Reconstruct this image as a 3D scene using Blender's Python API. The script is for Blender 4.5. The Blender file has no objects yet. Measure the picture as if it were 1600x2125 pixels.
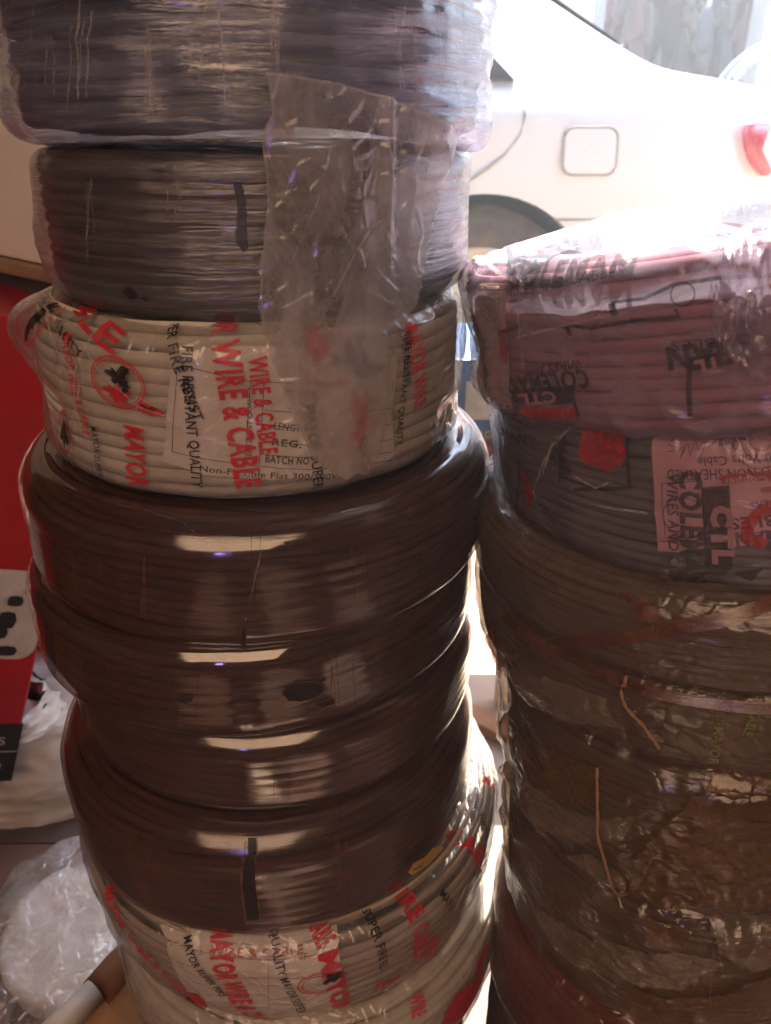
import bpy, bmesh, math, random
import numpy as np
from mathutils import Vector, Matrix, noise

random.seed(7)
sc = bpy.context.scene
C = sc.collection
PI = math.pi
R_ = math.radians

# ------------------------------------------------------------------ camera
H = 0.88                      # camera height above the ground
PITCH = R_(26.5)
FPX = 1600.0                  # focal length in photo pixels (1600 x 2125)
cam_d = bpy.data.cameras.new('camera')
cam = bpy.data.objects.new('camera', cam_d)
C.objects.link(cam)
cam.location = (0, 0, H)
cam.rotation_euler = (PI / 2 - PITCH, 0, 0)
cam_d.sensor_fit = 'VERTICAL'
cam_d.sensor_height = 36
cam_d.lens = FPX / 2125 * 36
cam_d.clip_start = 0.01
cam_d.clip_end = 200
cam_d.dof.use_dof = True
cam_d.dof.focus_distance = 0.42
cam_d.dof.aperture_fstop = 13
sc.camera = cam

# ------------------------------------------------------------------ light
SUN_EL, SUN_AZ = R_(67), R_(14)       # azimuth measured from +Y towards +X
world = bpy.data.worlds.new('World')
sc.world = world
world.use_nodes = True
wn = world.node_tree.nodes
wl = world.node_tree.links
wn.clear()
sky = wn.new('ShaderNodeTexSky')
sky.sky_type = 'NISHITA'
sky.sun_disc = False
sky.sun_elevation = SUN_EL
sky.sun_rotation = SUN_AZ
sky.dust_density = 2.0
bg = wn.new('ShaderNodeBackground')
bg.inputs['Strength'].default_value = 0.15
wo = wn.new('ShaderNodeOutputWorld')
wl.new(sky.outputs[0], bg.inputs[0])
wl.new(bg.outputs[0], wo.inputs[0])

def add_light(name, kind, energy, color, loc, aim=None, size=None, size_y=None):
    d = bpy.data.lights.new(name, kind)
    d.energy = energy
    d.color = color
    o = bpy.data.objects.new(name, d)
    C.objects.link(o)
    o.location = loc
    if aim is not None:
        o.rotation_euler = (Vector(aim) - Vector(loc)).to_track_quat('-Z', 'Y').to_euler()
    if kind == 'AREA':
        d.shape = 'RECTANGLE'
        d.size = size
        d.size_y = size_y or size
    return o

sd = Vector((math.sin(SUN_AZ) * math.cos(SUN_EL), math.cos(SUN_AZ) * math.cos(SUN_EL), math.sin(SUN_EL)))
sun = add_light('sun', 'SUN', 5.0, (1.0, 0.95, 0.87), (2, 3, 6), (Vector((2, 3, 6)) - sd))
sun.data.angle = R_(0.5)
# unseen lights added behind the camera: warm fill and violet glints
add_light('warm_fill', 'AREA', 8.0, (1.0, 0.62, 0.38), (-0.25, -1.1, 2.2), (-0.05, 0.45, 0.45), 1.7, 2.2)
add_light('violet_glint_light', 'AREA', 0.14, (0.40, 0.24, 1.0), (-0.30, -1.05, 1.0), (0.2, 0.35, 0.75), 0.10, 0.14)

sc.view_settings.view_transform = 'Standard'
sc.view_settings.look = 'None'
sc.view_settings.exposure = 2.32
sc.view_settings.gamma = 1
sc.view_settings.use_curve_mapping = False
sc.render.engine = 'CYCLES'
sc.cycles.transparent_max_bounces = 24
sc.cycles.max_bounces = 8
sc.cycles.use_denoising = True
sc.cycles.sample_clamp_indirect = 6
sc.cycles.caustics_reflective = False
sc.cycles.caustics_refractive = False

# ------------------------------------------------------------------ pixel rays
CT, ST = math.cos(PITCH), math.sin(PITCH)
def ray(px, py):
    u = (px - 800) / FPX
    v = (1062.5 - py) / FPX
    return Vector((u, CT + v * ST, -ST + v * CT))
CAM = Vector((0, 0, H))
def on_y(px, py, Y):
    r = ray(px, py)
    return CAM + r * (Y / r.y)
def on_z(px, py, z):
    r = ray(px, py)
    return CAM + r * ((z - H) / r.z)

# ------------------------------------------------------------------ materials
def new_mat(name):
    m = bpy.data.materials.new(name)
    m.use_nodes = True
    n = m.node_tree.nodes
    n.clear()
    out = n.new('ShaderNodeOutputMaterial')
    return m, n, m.node_tree.links, out

def uvn(n, l, scale=(1, 1, 1), obj=False, loc=(0, 0, 0), rot=0.0):
    tc = n.new('ShaderNodeTexCoord')
    mp = n.new('ShaderNodeMapping')
    mp.inputs['Scale'].default_value = scale
    mp.inputs['Location'].default_value = loc
    mp.inputs['Rotation'].default_value = (0, 0, rot)
    l.new(tc.outputs['Object' if obj else 'UV'], mp.inputs[0])
    return mp.outputs[0]

def tex_noise(n, l, vec, scale, detail=4, rough=0.6, dist=0.0):
    t = n.new('ShaderNodeTexNoise')
    t.inputs['Scale'].default_value = scale
    t.inputs['Detail'].default_value = detail
    t.inputs['Roughness'].default_value = rough
    t.inputs['Distortion'].default_value = dist
    l.new(vec, t.inputs['Vector'])
    return t.outputs['Fac']

def rng(n, l, src, a, b, c, d):
    m = n.new('ShaderNodeMapRange')
    m.inputs[1].default_value = a
    m.inputs[2].default_value = b
    m.inputs[3].default_value = c
    m.inputs[4].default_value = d
    l.new(src, m.inputs[0])
    return m.outputs[0]

def op(n, l, kind, a, b):
    m = n.new('ShaderNodeMath')
    m.operation = kind
    m.use_clamp = kind in ('ADD', 'MULTIPLY')
    for i, x in enumerate((a, b)):
        if isinstance(x, (int, float)):
            m.inputs[i].default_value = x
        else:
            l.new(x, m.inputs[i])
    return m.outputs[0]

def mixc(n, l, f, a, b):
    m = n.new('ShaderNodeMix')
    m.data_type = 'RGBA'
    if isinstance(f, (int, float)):
        m.inputs[0].default_value = f
    else:
        l.new(f, m.inputs[0])
    for i, x in ((6, a), (7, b)):
        if isinstance(x, tuple):
            m.inputs[i].default_value = (*x, 1)
        else:
            l.new(x, m.inputs[i])
    return m.outputs[2]

def bumpn(n, l, h, strength, dist, nrm=None):
    b = n.new('ShaderNodeBump')
    b.inputs['Strength'].default_value = strength
    b.inputs['Distance'].default_value = dist
    l.new(h, b.inputs['Height'])
    if nrm is not None:
        l.new(nrm, b.inputs['Normal'])
    return b.outputs[0]

def solid(name, col, col2=None, rough=0.6, scale=40, bump=0.0, bscale=60, spec=0.5, obj=True, stretch=(1, 1, 1), dust=None, dust_amt=0.5):
    """plain pigment with a broken-up second tone, fine bump and optional dust"""
    m, n, l, out = new_mat(name)
    p = n.new('ShaderNodeBsdfPrincipled')
    v = uvn(n, l, stretch, obj=obj)
    f = tex_noise(n, l, v, scale, 6, 0.65)
    c = mixc(n, l, rng(n, l, f, 0.35, 0.65, 0, 1), col, col2 or tuple(x * 0.75 for x in col))
    if dust:
        g = tex_noise(n, l, v, scale * 0.37, 8, 0.7)
        c = mixc(n, l, rng(n, l, g, 0.42, 0.7, 0, dust_amt), c, dust)
    l.new(c, p.inputs['Base Color'])
    l.new(rng(n, l, f, 0.3, 0.7, max(rough - 0.12, 0.03), min(rough + 0.12, 1)), p.inputs['Roughness'])
    p.inputs['Specular IOR Level'].default_value = spec
    if bump:
        b = tex_noise(n, l, v, bscale, 5, 0.6)
        l.new(bumpn(n, l, b, bump, 0.002), p.inputs['Normal'])
    l.new(p.outputs[0], out.inputs[0])
    return m

def film(name, milk=0.12, col=(0.75, 0.75, 0.78), dust=0.25, dcol=(0.30, 0.18, 0.11), rough=0.10, streak=(60, 900),
         bump=0.5, tint=(0.93, 0.93, 0.93), gloss=0.10, crinkle=0.0, trans=0.5, bdist=0.0006, edge=0.75):
    """clear plastic film: see-through, glossy, with milky streaks and dust lying on it (UV is in metres)"""
    m, n, l, out = new_mat(name)
    v = uvn(n, l, (streak[0], streak[1], 1))
    s1 = tex_noise(n, l, v, 1.0, 5, 0.65, 0.6)
    v2 = uvn(n, l, (1, 1, 1))
    s2 = tex_noise(n, l, v2, 45, 6, 0.7, 0.3)
    s3 = tex_noise(n, l, v2, 700, 4, 0.7)
    nrm = bumpn(n, l, s1, bump, bdist)
    if crinkle:
        cr = n.new('ShaderNodeTexVoronoi')
        cr.feature = 'DISTANCE_TO_EDGE'
        cr.inputs['Scale'].default_value = 75
        w = n.new('ShaderNodeMix'); w.data_type = 'VECTOR'
        w.inputs[0].default_value = 0.025
        nn = n.new('ShaderNodeTexNoise'); nn.inputs['Scale'].default_value = 30
        l.new(v2, nn.inputs['Vector'])
        l.new(v2, w.inputs[4]); l.new(nn.outputs['Color'], w.inputs[5])
        l.new(w.outputs[1], cr.inputs['Vector'])
        ce = rng(n, l, cr.outputs['Distance'], 0.0, 0.12, 1, 0)
        nrm = bumpn(n, l, ce, crinkle, 0.0011, nrm)
    tr = n.new('ShaderNodeBsdfTransparent')
    tr.inputs[0].default_value = (*tint, 1)
    gl = n.new('ShaderNodeBsdfGlossy')
    gl.inputs['Color'].default_value = (1, 1, 1, 1)
    l.new(rng(n, l, s2, 0.35, 0.7, rough * 0.7, rough * 2.0), gl.inputs['Roughness'])
    l.new(nrm, gl.inputs['Normal'])
    lw = n.new('ShaderNodeLayerWeight')
    lw.inputs['Blend'].default_value = 0.5
    l.new(nrm, lw.inputs['Normal'])
    fr = op(n, l, 'POWER', lw.outputs['Facing'], 3.5)
    fr = op(n, l, 'MULTIPLY', fr, edge)
    fr = op(n, l, 'ADD', fr, gloss)
    m1 = n.new('ShaderNodeMixShader')
    l.new(fr, m1.inputs[0]); l.new(tr.outputs[0], m1.inputs[1]); l.new(gl.outputs[0], m1.inputs[2])
    # milk and dust
    dfac = rng(n, l, s2, 0.35, 0.68, 0.15, 1.0)
    dfac = op(n, l, 'MULTIPLY', dfac, rng(n, l, s3, 0.3, 0.7, 0.6, 1.0))
    dfac = op(n, l, 'MULTIPLY', dfac, dust)
    mfac = op(n, l, 'MULTIPLY', rng(n, l, s1, 0.38, 0.68, 0.35, 1.6), milk)
    tot = op(n, l, 'ADD', dfac, mfac)
    colr = mixc(n, l, op(n, l, 'DIVIDE', dfac, op(n, l, 'ADD', tot, 0.001)), col, dcol)
    df = n.new('ShaderNodeBsdfDiffuse'); l.new(colr, df.inputs[0])
    tl = n.new('ShaderNodeBsdfTranslucent'); l.new(colr, tl.inputs[0])
    m2 = n.new('ShaderNodeMixShader'); m2.inputs[0].default_value = trans
    l.new(df.outputs[0], m2.inputs[1]); l.new(tl.outputs[0], m2.inputs[2])
    m3 = n.new('ShaderNodeMixShader')
    l.new(tot, m3.inputs[0]); l.new(m1.outputs[0], m3.inputs[1]); l.new(m2.outputs[0], m3.inputs[2])
    l.new(m3.outputs[0], out.inputs[0])
    return m

def ink(name, col, alpha=0.85, rough=0.35, wear=0.35):
    m, n, l, out = new_mat(name)
    p = n.new('ShaderNodeBsdfPrincipled')
    p.inputs['Base Color'].default_value = (*col, 1)
    p.inputs['Roughness'].default_value = rough
    v = uvn(n, l, (1, 1, 1), obj=True)
    f = tex_noise(n, l, v, 260, 5, 0.7)
    l.new(rng(n, l, f, 0.3, 0.55, alpha - wear, alpha), p.inputs['Alpha'])
    l.new(p.outputs[0], out.inputs[0])
    return m

def cable_mat(name, col, col2, dust=(0.16, 0.09, 0.055), dust_amt=0.5, rough=0.5, spec=0.3):
    m, n, l, out = new_mat(name)
    p = n.new('ShaderNodeBsdfPrincipled')
    v = uvn(n, l, (14, 500, 1))
    f = tex_noise(n, l, v, 1.0, 4, 0.6)
    v2 = uvn(n, l, (1, 1, 1))
    g = tex_noise(n, l, v2, 55, 6, 0.7)
    c = mixc(n, l, rng(n, l, f, 0.35, 0.65, 0, 1), col, col2)
    c = mixc(n, l, rng(n, l, g, 0.4, 0.72, 0, dust_amt), c, dust)
    l.new(c, p.inputs['Base Color'])
    p.inputs['Specular IOR Level'].default_value = spec
    l.new(rng(n, l, g, 0.3, 0.7, rough - 0.1, rough + 0.25), p.inputs['Roughness'])
    l.new(p.outputs[0], out.inputs[0])
    return m

# ------------------------------------------------------------------ object helpers
def link_mesh(name, verts, faces, mat, parent=None, smooth=True, uvs=None, mats=None, fmat=None):
    me = bpy.data.meshes.new(name)
    me.from_pydata([tuple(v) for v in verts], [], faces)
    for mm in (mats or [mat]):
        me.materials.append(mm)
    if uvs is not None:
        lay = me.uv_layers.new(name='UVMap')
        li = np.empty(len(me.loops), dtype=np.int32)
        me.loops.foreach_get('vertex_index', li)
        uu = np.asarray(uvs, dtype=np.float32)[li]
        lay.data.foreach_set('uv', uu.ravel())
    if smooth:
        me.polygons.foreach_set('use_smooth', [True] * len(me.polygons))
    if fmat is not None:
        me.polygons.foreach_set('material_index', fmat)
    me.update()
    o = bpy.data.objects.new(name, me)
    C.objects.link(o)
    if parent is not None:
        o.parent = parent
    return o

def tag(o, label=None, cat=None, group=None, kind=None):
    if label: o['label'] = label
    if cat: o['category'] = cat
    if group: o['group'] = group
    if kind: o['kind'] = kind
    return o

def thing(name, label, cat, loc=(0, 0, 0), rot=(0, 0, 0), group=None):
    o = bpy.data.objects.new(name, None)
    o.empty_display_size = 0.02
    C.objects.link(o)
    o.location = loc
    o.rotation_euler = rot
    return tag(o, label, cat, group)

def box_bm(bm, x0, x1, y0, y1, z0, z1, bev=0.0, seg=2):
    r = bmesh.ops.create_cube(bm, size=1)
    vs = r['verts']
    for v in vs:
        v.co = Vector(((x0 + x1) / 2 + v.co.x * (x1 - x0), (y0 + y1) / 2 + v.co.y * (y1 - y0), (z0 + z1) / 2 + v.co.z * (z1 - z0)))
    if bev:
        es = list({e for v in vs for e in v.link_edges})
        bmesh.ops.bevel(bm, geom=es, offset=bev, segments=seg, profile=0.5, affect='EDGES')
    return vs

def bm_obj(name, bm, mat, parent=None, smooth=True):
    me = bpy.data.meshes.new(name)
    bm.to_mesh(me); bm.free()
    me.materials.append(mat)
    if smooth:
        me.polygons.foreach_set('use_smooth', [True] * len(me.polygons))
    o = bpy.data.objects.new(name, me)
    C.objects.link(o)
    if parent is not None:
        o.parent = parent
    return o

def box(name, x0, x1, y0, y1, z0, z1, mat, parent=None, bev=0.003):
    bm = bmesh.new()
    box_bm(bm, x0, x1, y0, y1, z0, z1, bev)
    o = bm_obj(name, bm, mat, parent, smooth=False)
    return o

def tube_geo(pts, rad, seg=8, closed=False):
    pts = [Vector(p) for p in pts]
    n = len(pts)
    vs, fs = [], []
    for i, p in enumerate(pts):
        a = pts[i - 1] if (i > 0 or closed) else pts[i]
        b = pts[(i + 1) % n] if (i < n - 1 or closed) else pts[i]
        t = (b - a).normalized()
        ref = Vector((0, 0, 1)) if abs(t.z) < 0.9 else Vector((1, 0, 0))
        s = t.cross(ref).normalized()
        w = s.cross(t)
        r = rad[i] if isinstance(rad, (list, tuple)) else rad
        for k in range(seg):
            a_ = 2 * PI * k / seg
            vs.append(p + s * (math.cos(a_) * r) + w * (math.sin(a_) * r))
    for i in range(n if closed else n - 1):
        j = (i + 1) % n
        for k in range(seg):
            k2 = (k + 1) % seg
            fs.append((i * seg + k, i * seg + k2, j * seg + k2, j * seg + k))
    if not closed:
        fs.append(tuple(range(seg))[::-1])
        fs.append(tuple((n - 1) * seg + k for k in range(seg)))
    return vs, fs

# ------------------------------------------------------------------ the rolls of cable
class Roll:
    def __init__(self, cx, cy, z0, R, h, rin=0.05, c=0.012, cb=None, taper=0.0, bulge=0.0, tilt=(0, 0),
                 amp=0.0006, freq=(3, 40), fold=0.0, foldf=(4, 60), ridge=0.0, pitch=0.005, bumps=(), seed=0):
        self.R, self.h, self.rin, self.c = R, h, rin, c
        self.cb = cb or c
        self.loc = Vector((cx, cy, H + z0))
        self.rot = (tilt[0], tilt[1], 0)
        self.M = Matrix.Translation(self.loc) @ Matrix.Rotation(tilt[1], 4, 'Y') @ Matrix.Rotation(tilt[0], 4, 'X')
        self.Mi = self.M.inverted()
        self.amp, self.freq, self.fold, self.foldf, self.ridge, self.pitch = amp, freq, fold, foldf, ridge, pitch
        self.bumps, self.seed, self.taper, self.bulge = bumps, seed, taper, bulge
        P = []
        nn = 14
        for i in range(8):
            P.append((rin + (R - c - rin) * i / 8, h))
        for i in range(nn + 1):
            a = PI / 2 * (1 - i / nn)
            P.append((R - c + c * math.cos(a), h - c + c * math.sin(a)))
        hb = h - c - self.cb
        k = max(6, int(hb / 0.0015))
        for i in range(1, k):
            t = i / k
            P.append((R, h - c - hb * t))
        for i in range(nn + 1):
            a = -PI / 2 * i / nn
            P.append((R - self.cb + self.cb * math.cos(a), self.cb + self.cb * math.sin(a)))
        for i in range(1, 6):
            P.append((R - self.cb - (R - self.cb - rin) * i / 5, 0))
        P = [(r + self.bulge * math.sin(PI * min(max(z / h, 0), 1)) * (r / R) ** 4 - self.taper * (1 - z / h) * (r / R) ** 2, z) for r, z in P]
        self.P = np.array(P)
        d = np.hypot(*np.diff(self.P, axis=0).T)
        s = np.concatenate([[0], np.cumsum(d)])
        # s = 0 at the middle of the side, growing upwards
        im = int(np.argmin(np.abs(self.P[:, 1] - h / 2) + (self.P[:, 0] < R * 0.8) * 10))
        self.S = s[im] - s
        self.order = np.argsort(self.S)

    def prof(self, s):
        S = self.S[self.order]; P = self.P[self.order]
        r = np.interp(s, S, P[:, 0]); z = np.interp(s, S, P[:, 1])
        e = 0.0008
        r1 = np.interp(s + e, S, P[:, 0]); z1 = np.interp(s + e, S, P[:, 1])
        r0 = np.interp(s - e, S, P[:, 0]); z0 = np.interp(s - e, S, P[:, 1])
        dr, dz = r1 - r0, z1 - z0
        L = math.hypot(dr, dz) or 1e-9
        return r, z, dz / L, -dr / L

    def disp(self, th, s):
        a, b = self.freq
        cx, sx = math.cos(th), math.sin(th)
        d = self.amp * noise.noise(Vector((cx * a + self.seed * 7.3, sx * a, s * b)))
        d += self.amp * 0.5 * noise.noise(Vector((cx * a * 3 + self.seed, sx * a * 3, s * b * 2.3)))
        if self.fold:
            fa, fb = self.foldf
            q = noise.noise(Vector((cx * fa + self.seed * 3.1, sx * fa, s * fb)))
            q2 = noise.noise(Vector((cx * 2.5, sx * 2.5 + self.seed, s * 20)))
            d += self.fold * (1 - abs(q) * 2.2) ** 3 * max(0.0, min(1, 0.45 + q2 * 1.6))
        if self.ridge:
            d += self.ridge * math.cos(2 * PI * s / self.pitch + 2.5 * noise.noise(Vector((cx * 1.5, sx * 1.5, s * 8 + self.seed))))
        for (t0, s0, wt, ws, am) in self.bumps:
            x = (th - t0) / wt; y = (s - s0) / ws
            e = x * x + y * y
            if e < 9: d += am * math.exp(-e)
        return d

    def local(self, u, s, off=0.0):
        th = u / self.R
        r, z, nr, nz = self.prof(s)
        d = self.disp(th, s) + off
        r += d * nr; z += d * nz
        return Vector((r * math.sin(th), -r * math.cos(th), z))

    def hit(self, px, py):
        o = self.Mi @ CAM
        d = (self.Mi.to_3x3() @ ray(px, py)).normalized()
        a = d.x ** 2 + d.y ** 2; b = o.x * d.x + o.y * d.y; c = o.x ** 2 + o.y ** 2 - self.R ** 2
        D = b * b - a * c
        if D < 0:
            t = -b / a
        else:
            t = (-b - math.sqrt(D)) / a
        p = o + d * t
        th = math.atan2(p.x, -p.y)
        s = p.z - self.h / 2
        if p.z > self.h - self.c * 0.4 and d.z < 0:
            t2 = (self.h - o.z) / d.z
            q = o + d * t2
            r = math.hypot(q.x, q.y)
            sc_ = self.h / 2 - self.c + self.c * PI / 2
            s = sc_ + (self.R - self.c - r)
            th = math.atan2(q.x, -q.y)
            s = max(s, self.h / 2 - self.c * 0.4)
        return th * self.R, s

def roll_thing(roll, name, label, cat, group=None):
    t = thing(name, label, cat, roll.loc, (roll.rot[0], roll.rot[1], 0), group)
    t.rotation_mode = 'XYZ'
    t.matrix_world = roll.M
    roll.t = t
    return t

def film_mesh(roll, mat, name='plastic_wrap', nu=300, parent=None):
    S = roll.S
    ns = len(S)
    vs, uv, fs = [], [], []
    for i in range(nu + 1):
        th = -PI + 2 * PI * i / nu
        for j in range(ns):
            p = roll.local(th * roll.R, S[j])
            vs.append(p); uv.append((th * roll.R, S[j]))
    for i in range(nu):
        for j in range(ns - 1):
            a = i * ns + j
            fs.append((a, a + 1, a + ns + 1, a + ns))
    roll.film = link_mesh(name, vs, fs, mat, parent or roll.t, uvs=uv)
    return roll.film

def winding(roll, mat, tr=0.0026, gap=0.0018, wob=0.35, flat=1.0, name='cable_winding', seg=180, depth=1.0, pack=0.97):
    """the turns of cable on the outer side and on top and bottom, over a dark core"""
    vs, fs, uv = [], [], []
    rc = roll.R - gap - tr
    step = 2 * tr * flat * pack
    hh = roll.h - 2 * gap
    n = max(3, int(round((hh - 2 * tr * flat) / step)) + 1)
    rings = []
    for i in range(n):
        z = gap + tr * flat + (hh - 2 * tr * flat) * i / (n - 1)
        # follow the wrapped outline at the corners
        s = z - roll.h / 2
        lim = roll.R
        if z > roll.h - roll.c:
            q = (z + tr * 0.3 - (roll.h - roll.c)) / roll.c
            lim = roll.R - roll.c + roll.c * math.sqrt(max(0, 1 - min(q, 1) ** 2))
        if z < roll.cb:
            q = (roll.cb - z + tr * 0.3) / roll.cb
            lim = roll.R - roll.cb + roll.cb * math.sqrt(max(0, 1 - min(q, 1) ** 2))
        lim += roll.bulge * math.sin(PI * z / roll.h) - roll.taper * (1 - z / roll.h)
        rings.append((min(rc + roll.bulge, lim - gap - tr), z, 1))
        rings.append((min(rc + roll.bulge, lim - gap - tr) - tr * 1.7, z + tr * 0.9, 1))
    r = roll.R - roll.c - gap
    while r > roll.rin + 0.012:
        rings.append((r - tr, roll.h - gap - tr * flat, 2))
        r -= 2 * tr
    K = 6
    for ri, (r0, z0, kind) in enumerate(rings):
        base = len(vs)
        sd_ = ri * 1.37 + roll.seed * 11
        for i in range(seg):
            th = 2 * PI * i / seg
            cth, sth = math.cos(th), math.sin(th)
            a = noise.noise(Vector((cth * 1.6, sth * 1.6, sd_ * 0.23)))
            b = noise.noise(Vector((cth * 4 + 5, sth * 4, sd_)))
            dz = tr * wob * (1.8 * a + 0.8 * b)
            drr = -abs(tr * wob * 0.9 * noise.noise(Vector((cth * 3, sth * 3 + 9, sd_))))
            if kind == 2: dz, drr = -abs(dz) * 0.4, drr
            for k in range(K):
                q = 2 * PI * k / K
                rr = r0 + drr + tr * (1 - depth) + tr * depth * math.cos(q)
                vs.append((rr * sth, -rr * cth, z0 + dz + tr * flat * math.sin(q)))
                uv.append((th * roll.R, z0 + tr * math.sin(q) + ri * 0.013))
        for i in range(seg):
            j = (i + 1) % seg
            for k in range(K):
                k2 = (k + 1) % K
                fs.append((base + i * K + k, base + i * K + k2, base + j * K + k2, base + j * K + k))
    # core
    base = len(vs)
    ri_, ro = roll.rin + 0.012, min(roll.R - max(roll.c, 0.006) * 0.8 - 2 * tr - gap, roll.R - gap - 3.2 * tr)
    g = gap + 2 * tr
    ro -= max(0, roll.taper)
    for i in range(96):
        th = 2 * PI * i / 96
        for (rr, z) in ((ri_, g), (ro, g), (ro, roll.h - g), (ri_, roll.h - g)):
            vs.append((rr * math.sin(th), -rr * math.cos(th), z)); uv.append((th, z))
    for i in range(96):
        j = (i + 1) % 96
        for k in range(4):
            k2 = (k + 1) % 4
            fs.append((base + i * 4 + k, base + i * 4 + k2, base + j * 4 + k2, base + j * 4 + k))
    o = link_mesh(name, vs, fs, mat, roll.t, uvs=uv)
    return o

# ---- flat artwork laid on a roll (or any mapped surface)
class Art:
    """collects flat shapes, cuts them fine and lays them on a roll's wrapped surface as ONE mesh"""
    def __init__(self, roll, off=0.0004, step=0.0025):
        self.r, self.off, self.step = roll, off, step
        self.vs, self.fs, self.uv = [], [], []
    def _lay(self, bm, fn, step):
        if not bm.verts: bm.free(); return
        xs = [v.co.x for v in bm.verts]; ys = [v.co.y for v in bm.verts]
        for ax, lo, hi in ((0, min(xs), max(xs)), (1, min(ys), max(ys))):
            k = int(math.floor(lo / step)) + 1
            while k * step < hi:
                co = [0, 0, 0]; co[ax] = k * step
                no = [0, 0, 0]; no[ax] = 1
                bmesh.ops.bisect_plane(bm, geom=bm.verts[:] + bm.edges[:] + bm.faces[:], plane_co=co, plane_no=no, dist=1e-7)
                k += 1
        bmesh.ops.triangulate(bm, faces=bm.faces[:])
        base = len(self.vs)
        bm.verts.index_update()
        for v in bm.verts:
            u, s, o = fn(v.co.x, v.co.y)
            self.vs.append(self.r.local(u, s, self.off + o)); self.uv.append((u, s))
        for f in bm.faces:
            self.fs.append(tuple(base + v.index for v in f.verts))
        bm.free()
    def text(self, body, A, B, hgt, bold=0.0, px=True, shear=0.0, wave=0.0, up=1):
        """A, B: ends of the baseline in photo pixels; hgt: letter height in metres"""
        a = self.r.hit(*A) if px else A
        b = self.r.hit(*B) if px else B
        cu = bpy.data.curves.new('t', 'FONT')
        cu.body = body; cu.size = 1; cu.offset = bold; cu.resolution_u = 2
        cu.space_character = 1.0 + bold * 3
        to = bpy.data.objects.new('t', cu)
        C.objects.link(to)
        dg = bpy.context.evaluated_depsgraph_get()
        me = bpy.data.meshes.new_from_object(to.evaluated_get(dg))
        bpy.data.objects.remove(to); bpy.data.curves.remove(cu)
        bm = bmesh.new(); bm.from_mesh(me); bpy.data.meshes.remove(me)
        xs = [v.co.x for v in bm.verts]
        x0, w = min(xs), max(xs) - min(xs)
        L = math.hypot(b[0] - a[0], b[1] - a[1])
        dx, dy = (b[0] - a[0]) / L, (b[1] - a[1]) / L
        sx, sy = L / w, hgt / 0.73
        for v in bm.verts:
            v.co = Vector(((v.co.x - x0) * sx + shear * v.co.y * sy, v.co.y * sy * up, 0))
        def fn(x, y):
            yy = y + wave * math.sin(x / L * 9)
            return a[0] + x * dx - yy * dy, a[1] + x * dy + yy * dx, 0
        self._lay(bm, fn, self.step)
        return self
    def poly(self, pts, step=9.0, rough=0.0, px=True):
        """polygon in photo pixels"""
        P = []
        n = len(pts)
        for i in range(n):
            a, b = pts[i], pts[(i + 1) % n]
            m = max(1, int(math.hypot(b[0] - a[0], b[1] - a[1]) / (8 if px else 0.003)))
            for k in range(m):
                t = k / m
                P.append((a[0] + (b[0] - a[0]) * t + random.uniform(-rough, rough), a[1] + (b[1] - a[1]) * t + random.uniform(-rough, rough)))
        bm = bmesh.new()
        vs = [bm.verts.new((x, y, 0)) for x, y in P]
        es = [bm.edges.new((vs[i], vs[(i + 1) % len(vs)])) for i in range(len(vs))]
        bmesh.ops.triangle_fill(bm, use_beauty=True, edges=es)
        self._lay(bm, (lambda x, y: (*self.r.hit(x, y), 0)) if px else (lambda x, y: (x, y, 0)), step if px else self.step)
        return self
    def line(self, pts, w, px=True, closed=False):
        """ribbon of width w (metres) through pixel points"""
        Q = [self.r.hit(*p) for p in pts] if px else list(pts)
        D = []
        for i in range(len(Q) - (0 if closed else 1)):
            a, b = Q[i], Q[(i + 1) % len(Q)]
            m = max(1, int(math.hypot(b[0] - a[0], b[1] - a[1]) / self.step))
            for k in range(m):
                D.append((a[0] + (b[0] - a[0]) * k / m, a[1] + (b[1] - a[1]) * k / m))
        if not closed: D.append(Q[-1])
        n = len(D); base = len(self.vs)
        for i in range(n):
            a = D[i - 1] if (i or closed) else D[i]
            b = D[(i + 1) % n] if (i < n - 1 or closed) else D[i]
            L = math.hypot(b[0] - a[0], b[1] - a[1]) or 1
            nx, ny = -(b[1] - a[1]) / L, (b[0] - a[0]) / L
            ww = w[0] + (w[1] - w[0]) * i / n if isinstance(w, tuple) else w
            for sg in (-.5, .5):
                u, s = D[i][0] + nx * ww * sg, D[i][1] + ny * ww * sg
                self.vs.append(self.r.local(u, s, self.off)); self.uv.append((u, s))
        for i in range(n if closed else n - 1):
            j = (i + 1) % n
            self.fs.append((base + 2 * i, base + 2 * i + 1, base + 2 * j + 1, base + 2 * j))
        return self
    def ring(self, c, ru, rs, w, px=True, n=40):
        cu, cs = self.r.hit(*c) if px else c
        self.line([(cu + ru * math.cos(2 * PI * i / n), cs + rs * math.sin(2 * PI * i / n)) for i in range(n)], w, px=False, closed=True)
        return self
    def blob(self, c, ru, rs, px=True, seed=0, jag=0.35, n=26):
        cu, cs = self.r.hit(*c) if px else c
        pts = []
        for i in range(n):
            a = 2 * PI * i / n
            k = 1 + jag * noise.noise(Vector((math.cos(a) * 1.7 + seed, math.sin(a) * 1.7, seed * 3.3))) * 2
            pts.append((cu + ru * k * math.cos(a), cs + rs * k * math.sin(a)))
        self.poly(pts, px=False)
        return self
    def make(self, name, mat, parent=None, label=None):
        o = link_mesh(name, self.vs, self.fs, mat, parent or self.r.t, uvs=self.uv)
        if label: o['label'] = label
        return o

def world_to_px(p):
    d = Vector(p) - CAM
    zc = d.y * CT - d.z * ST
    return 800 + FPX * d.x / zc, 1062.5 - FPX * (d.y * ST + d.z * CT) / zc

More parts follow.
